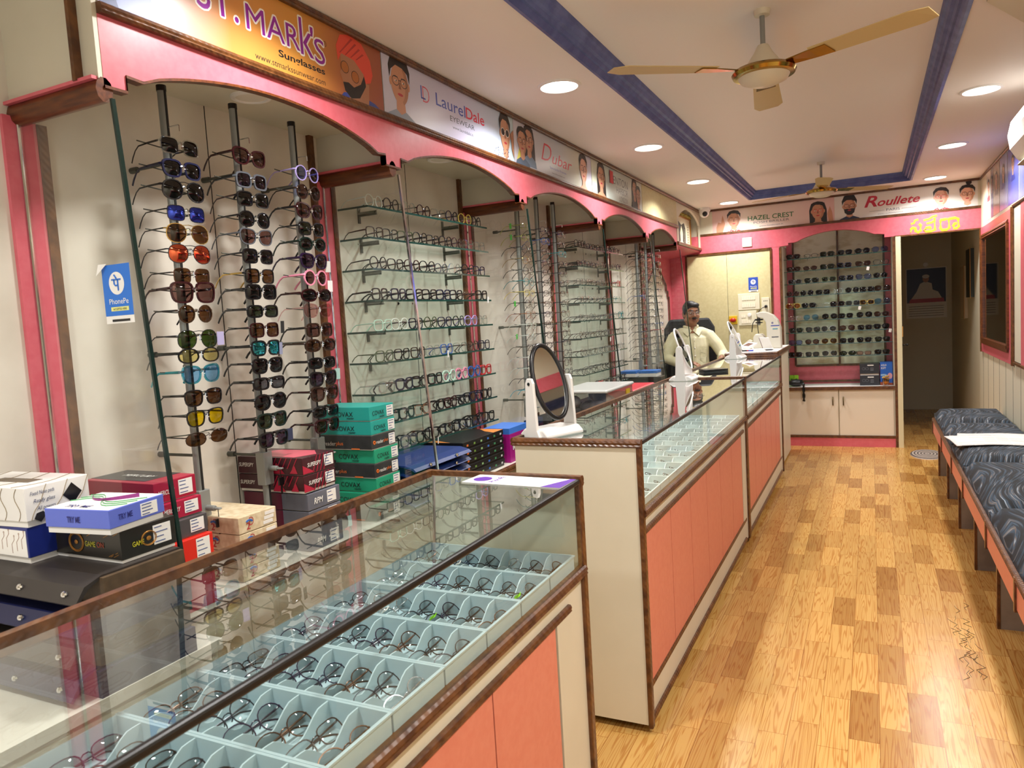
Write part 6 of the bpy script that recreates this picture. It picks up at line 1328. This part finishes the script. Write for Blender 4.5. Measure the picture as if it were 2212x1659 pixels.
def person():
    t = thing('person', 'seated man in pale yellow shirt and spectacles behind the far counter', 'person', (-1.62, 7.42, 0), math.radians(22))
    skin = noisy('skin', '#8d6045', '#9a6a4e', 25, .5); shirt = noisy('shirt_cloth', '#d3cea8', '#dad5b4', 30, .7, bump=.1); trou = pm('dark_trousers', '#2a211e', .8); hairm = noisy('black_hair', '#0b0a0b', '#18161a', 90, .55, 2, (1, 1, .3))
    HZ = 1.425; hc = Vector((0, -.035, HZ)); hy = math.radians(10); hm = Matrix.Translation(hc) @ Matrix.Rotation(hy, 4, 'Z') @ Matrix.Rotation(math.radians(4), 4, 'X')
    def H(p): return hm @ Vector(p)
    def hball(mb, c, rx, ry, rz, n=14, m=10):
        k = len(mb.v); mb.ball(c, rx, ry, rz, n, m); mb.v[k:] = [tuple(H(v)) for v in mb.v[k:]]
    b = MB()
    hball(b, (0, .012, .03), .073, .092, .085, 18, 12); hball(b, (0, -.012, -.02), .066, .078, .09, 18, 12); hball(b, (0, -.045, -.075), .042, .04, .036); hball(b, (0, -.06, .035), .052, .035, .03)
    for s_ in (-1, 1): hball(b, (s_*.04, -.055, -.025), .026, .026, .026); hball(b, (s_*.05, -.01, -.06), .022, .045, .03)
    b.tube([H((0, -.082, .022)), H((0, -.096, .0)), H((0, -.108, -.018)), H((0, -.096, -.03))], [.009, .011, .015, .010], 8)
    for s_ in (-1, 1): hball(b, (s_*.012, -.096, -.022), .009, .011, .008); k = len(b.v); b.ball((s_*.076, .008, -.008), .008, .02, .03, 8, 6); b.v[k:] = [tuple(H(v)) for v in b.v[k:]]
    hball(b, (0, -.086, -.055), .022, .012, .007)
    b.tube([(0, .01, 1.16), (0, 0, 1.25), (0, -.01, 1.31), (0, -.025, 1.36)], [.075, .062, .054, .054], 14)
    b.tube([(0, 0, .70), (0, .01, .85), (0, .01, 1.05), (0, .005, 1.2)], [.125, .12, .13, .10], 14, flat=.72, up=(1, 0, 0))
    arms = dict(R=[(-.165, .01, 1.205), (-.225, -.01, 1.10), (-.245, -.03, .985), (-.17, -.16, .955), (-.075, -.255, .965)], L=[(.165, .01, 1.205), (.235, -.04, 1.11), (.285, -.09, 1.005), (.26, -.22, .985), (.215, -.33, .99)])
    for k, p in arms.items(): b.tube(p, [.048, .044, .04, .034, .024], 12)
    def hand(w, d, side, palm_n):
        w = Vector(w); d = Vector(d).normalized(); n = Vector(palm_n).normalized(); s_ = d.cross(n).normalized()*side
        mb = MB(); mb.tube([w-d*.02, w+d*.02, w+d*.05, w+d*.085], [.022, .033, .038, .034], 10, flat=.42, up=tuple(s_))
        for q, (off, L, r) in enumerate(((-.027, .062, .0082), (-.009, .074, .0088), (.010, .070, .0086), (.028, .055, .0076))):
            base = w+d*(.078-.004*abs(q-1.3))+s_*off; sp = s_*(off*.22)
            mb.tube([base, base+d*L*.38+sp*.4-n*.002, base+d*L*.72+sp*.7-n*L*.20, base+d*L*.9+sp-n*L*.52], [r, r, r*.92, r*.75], 8)
        tb = w+d*.022-s_*.028
        mb.tube([tb, tb+d*.022-s_*.022-n*.006, tb+d*.048-s_*.026-n*.014, tb+d*.062-s_*.022-n*.022], [.013, .0115, .010, .0082], 8); return mb
    for mb in (hand((-.075, -.255, .965), (.72, -.62, -.30), -1, (.15, -.2, .95)), hand((.215, -.33, .99), (-.1, -.9, -.25), 1, (0, -.2, .95))): b.add(mb.v, mb.f)
    for s_ in (-1, 1): b.tube([(s_*.09, .0, .72), (s_*.10, -.22, .74), (s_*.11, -.42, .72), (s_*.11, -.44, .45), (s_*.11, -.42, .12)], [.085, .08, .06, .05, .04], 12); b.tube([(s_*.11, -.40, .06), (s_*.11, -.56, .04)], [.04, .03], 8)
    mobj('body', fuse(b, .0055, 3), skin, t)
    # shirt: torso, sleeves, tails
    c = MB()
    c.tube([(0, -.01, .76), (0, -.01, .86), (0, .005, .98), (0, .01, 1.10), (0, .008, 1.19), (0, .006, 1.235)], [.165, .168, .165, .17, .15, .085], 20, flat=.78, up=(1, 0, 0))
    c.tube([(-.19, .01, 1.20), (-.1, .008, 1.228), (0, .006, 1.243), (.1, .008, 1.228), (.19, .01, 1.20)], [.05, .062, .058, .062, .05], 14)
    for k, p in arms.items(): c.tube(p[:-1]+[tuple(Vector(p[-2]).lerp(Vector(p[-1]), .72))], [.064, .06, .055, .047, .039], 14)
    sh = mobj('shirt', fuse(c, .007, 3), shirt, t)
    cl = MB()
    for s_ in (-1, 1):
        cl.add([(0, -.058, 1.262), (s_*.03, -.055, 1.292), (s_*.068, .0, 1.30), (s_*.10, -.035, 1.262), (s_*.055, -.112, 1.205)], [(0, 1, 2, 3, 4)])
        cl.tube([(s_*.022, -.062, 1.282), (s_*.060, -.03, 1.300), (s_*.068, .015, 1.302), (s_*.04, .065, 1.302), (0, .072, 1.302)], .011, 8)
    cl.build('collar', shirt, sh, local=True, smooth=True, edge=40)
    pk = MB().tube([(0, -.13, 1.19), (.004, -.148, 1.10), (.004, -.148, .98), (.004, -.15, .86)], .011, 6, flat=.35, up=(1, 0, 0)); pk.build('placket', shirt, sh, local=True)
    bt = MB()
    for z in (1.17, 1.09, 1.01, .93): bt.ball((.002, -.157, z), .006, .004, .006, 8, 5)
    bt.build('buttons', M['paper'], sh, local=True); MB().tube([(.055, -.142, 1.075), (.115, -.125, 1.075), (.115, -.125, .995), (.085, -.14, .98), (.055, -.142, .995)], .004, 5, closed=True).build('pocket', shirt, sh, local=True)
    q = MB()
    for s_ in (-1, 1): q.tube([(s_*.07, .03, .73), (s_*.10, -.2, .75), (s_*.115, -.43, .735), (s_*.115, -.45, .45), (s_*.112, -.43, .13)], [.115, .105, .08, .068, .06], 14)
    q.tube([(0, .02, .66), (0, .01, .82)], [.16, .155], 16, flat=.8, up=(1, 0, 0)); mobj('trousers', fuse(q, .009, 3), trou, t)
    # hair, brows, moustache, eyes, lips, spectacles
    h = MB(); hball(h, (0, .02, .05), .079, .094, .078, 20, 14); hball(h, (0, .055, -.005), .072, .055, .075); hball(h, (.012, -.038, .085), .058, .045, .03); hball(h, (-.02, -.01, .10), .05, .055, .03)
    for s_ in (-1, 1): hball(h, (s_*.07, .0, .03), .012, .03, .045)
    hm_ = fuse(h, .005, 2); mobj('hair', hm_, hairm, t)
    f = MB(); f.tube([H((-.028, -.094, -.043)), H((-.012, -.104, -.036)), H((0, -.107, -.036)), H((.012, -.104, -.036)), H((.028, -.094, -.043))], [.004, .0075, .006, .0075, .004], 8); f.build('moustache', hairm, t, local=True, smooth=True)
    f = MB()
    for s_ in (-1, 1): f.tube([H((s_*.014, -.096, .034)), H((s_*.033, -.092, .042)), H((s_*.052, -.076, .036))], [.003, .0042, .002], 6)
    f.build('eyebrows', hairm, t, local=True, smooth=True)
    e1, e2 = MB(), MB()
    for s_ in (-1, 1): hball(e1, (s_*.031, -.0845, .012), .0135, .008, .0068, 10, 8); hball(e2, (s_*.031+.001, -.0905, .012), .0058, .004, .0058, 8, 6)
    e1.build('eyes', pm('eye_white', '#cfc6bb', .3), t, local=True, smooth=True); e2.build('irises', hair, t, local=True, smooth=True)
    f = MB(); hball(f, (0, -.096, -.056), .02, .008, .005); f.build('lips', pm('lip', '#6a3630', .5), t, local=True, smooth=True)
    g = glasses_meshes('half', 0); R_ = hm @ Matrix.Translation((0, -.107, .012)) @ Matrix.Rotation(-PI/2, 4, 'Z')
    sp = MB().add([R_ @ Vector(v) for v in g['fr'].v], g['fr'].f).build('spectacles', FR['silver'], t, local=True, smooth=True)
    for mb, mm, nm in ((g['lens'][0], LE['clear'], 'lens'), (g['lens'][1], LE['clear'], 'lens'), (g['tm'][0], FR['silver'], 'temple'), (g['tm'][1], FR['silver'], 'temple')):
        MB().add([R_ @ Vector((max(v[0], -.098) if nm == 'temple' else v[0], v[1], max(v[2], -.012) if nm == 'temple' else v[2])) for v in mb.v], mb.f).build(nm, mm, sp, local=True, smooth=True)
    # the chair, turned with him
    ch = thing('office_chair', 'black high-backed office chair under the seated man', 'chair', (-1.625, 7.48, 0), math.radians(22)); lea = noisy('black_mesh', '#14161a', '#1e2126', 60, .6)
    s_ = MB(); s_.prism([(-.27, -.42), (.25, -.42), (.25, .02), (-.27, .02)], 2, .58, .655); s_.build('seat', lea, ch, local=True, bevel=.02)
    bk_ = MB(); pr_ = [(-.25, .70), (-.27, 1.0), (-.255, 1.28), (-.20, 1.375), (.20, 1.375), (.255, 1.28), (.27, 1.0), (.25, .70)]; bk_.prism(pr_, 1, .13, .18); bk_.build('backrest', lea, ch, local=True, bevel=.02)
    for sg in (-1, 1):
        a = MB().tube([(sg*.29, .0, .60), (sg*.31, .0, .90), (sg*.31, -.06, .925), (sg*.31, -.28, .925)], [.016, .016, .022, .022], 8); a.build('armrest', M['black'], ch, local=True, smooth=True, edge=50)
    MB().tube([(0, -.2, .12), (0, -.2, .58)], .03, 12).build('gas_column', M['black'], ch, local=True)
    MB().tube([(0, .0, .60), (0, .12, .64), (0, .155, .75)], .022, 8).build('back_support', M['black'], ch, local=True)
    for k in range(5):
        a = 2*PI*k/5; l = MB().tube([(0, -.2, .10), (.24*math.cos(a), -.2+.24*math.sin(a), .07)], [.028, .018], 8); l.ball((.25*math.cos(a), -.2+.25*math.sin(a), .03), .028, .028, .03, 10, 6); l.build('leg', M['black'], ch, local=True)
person()
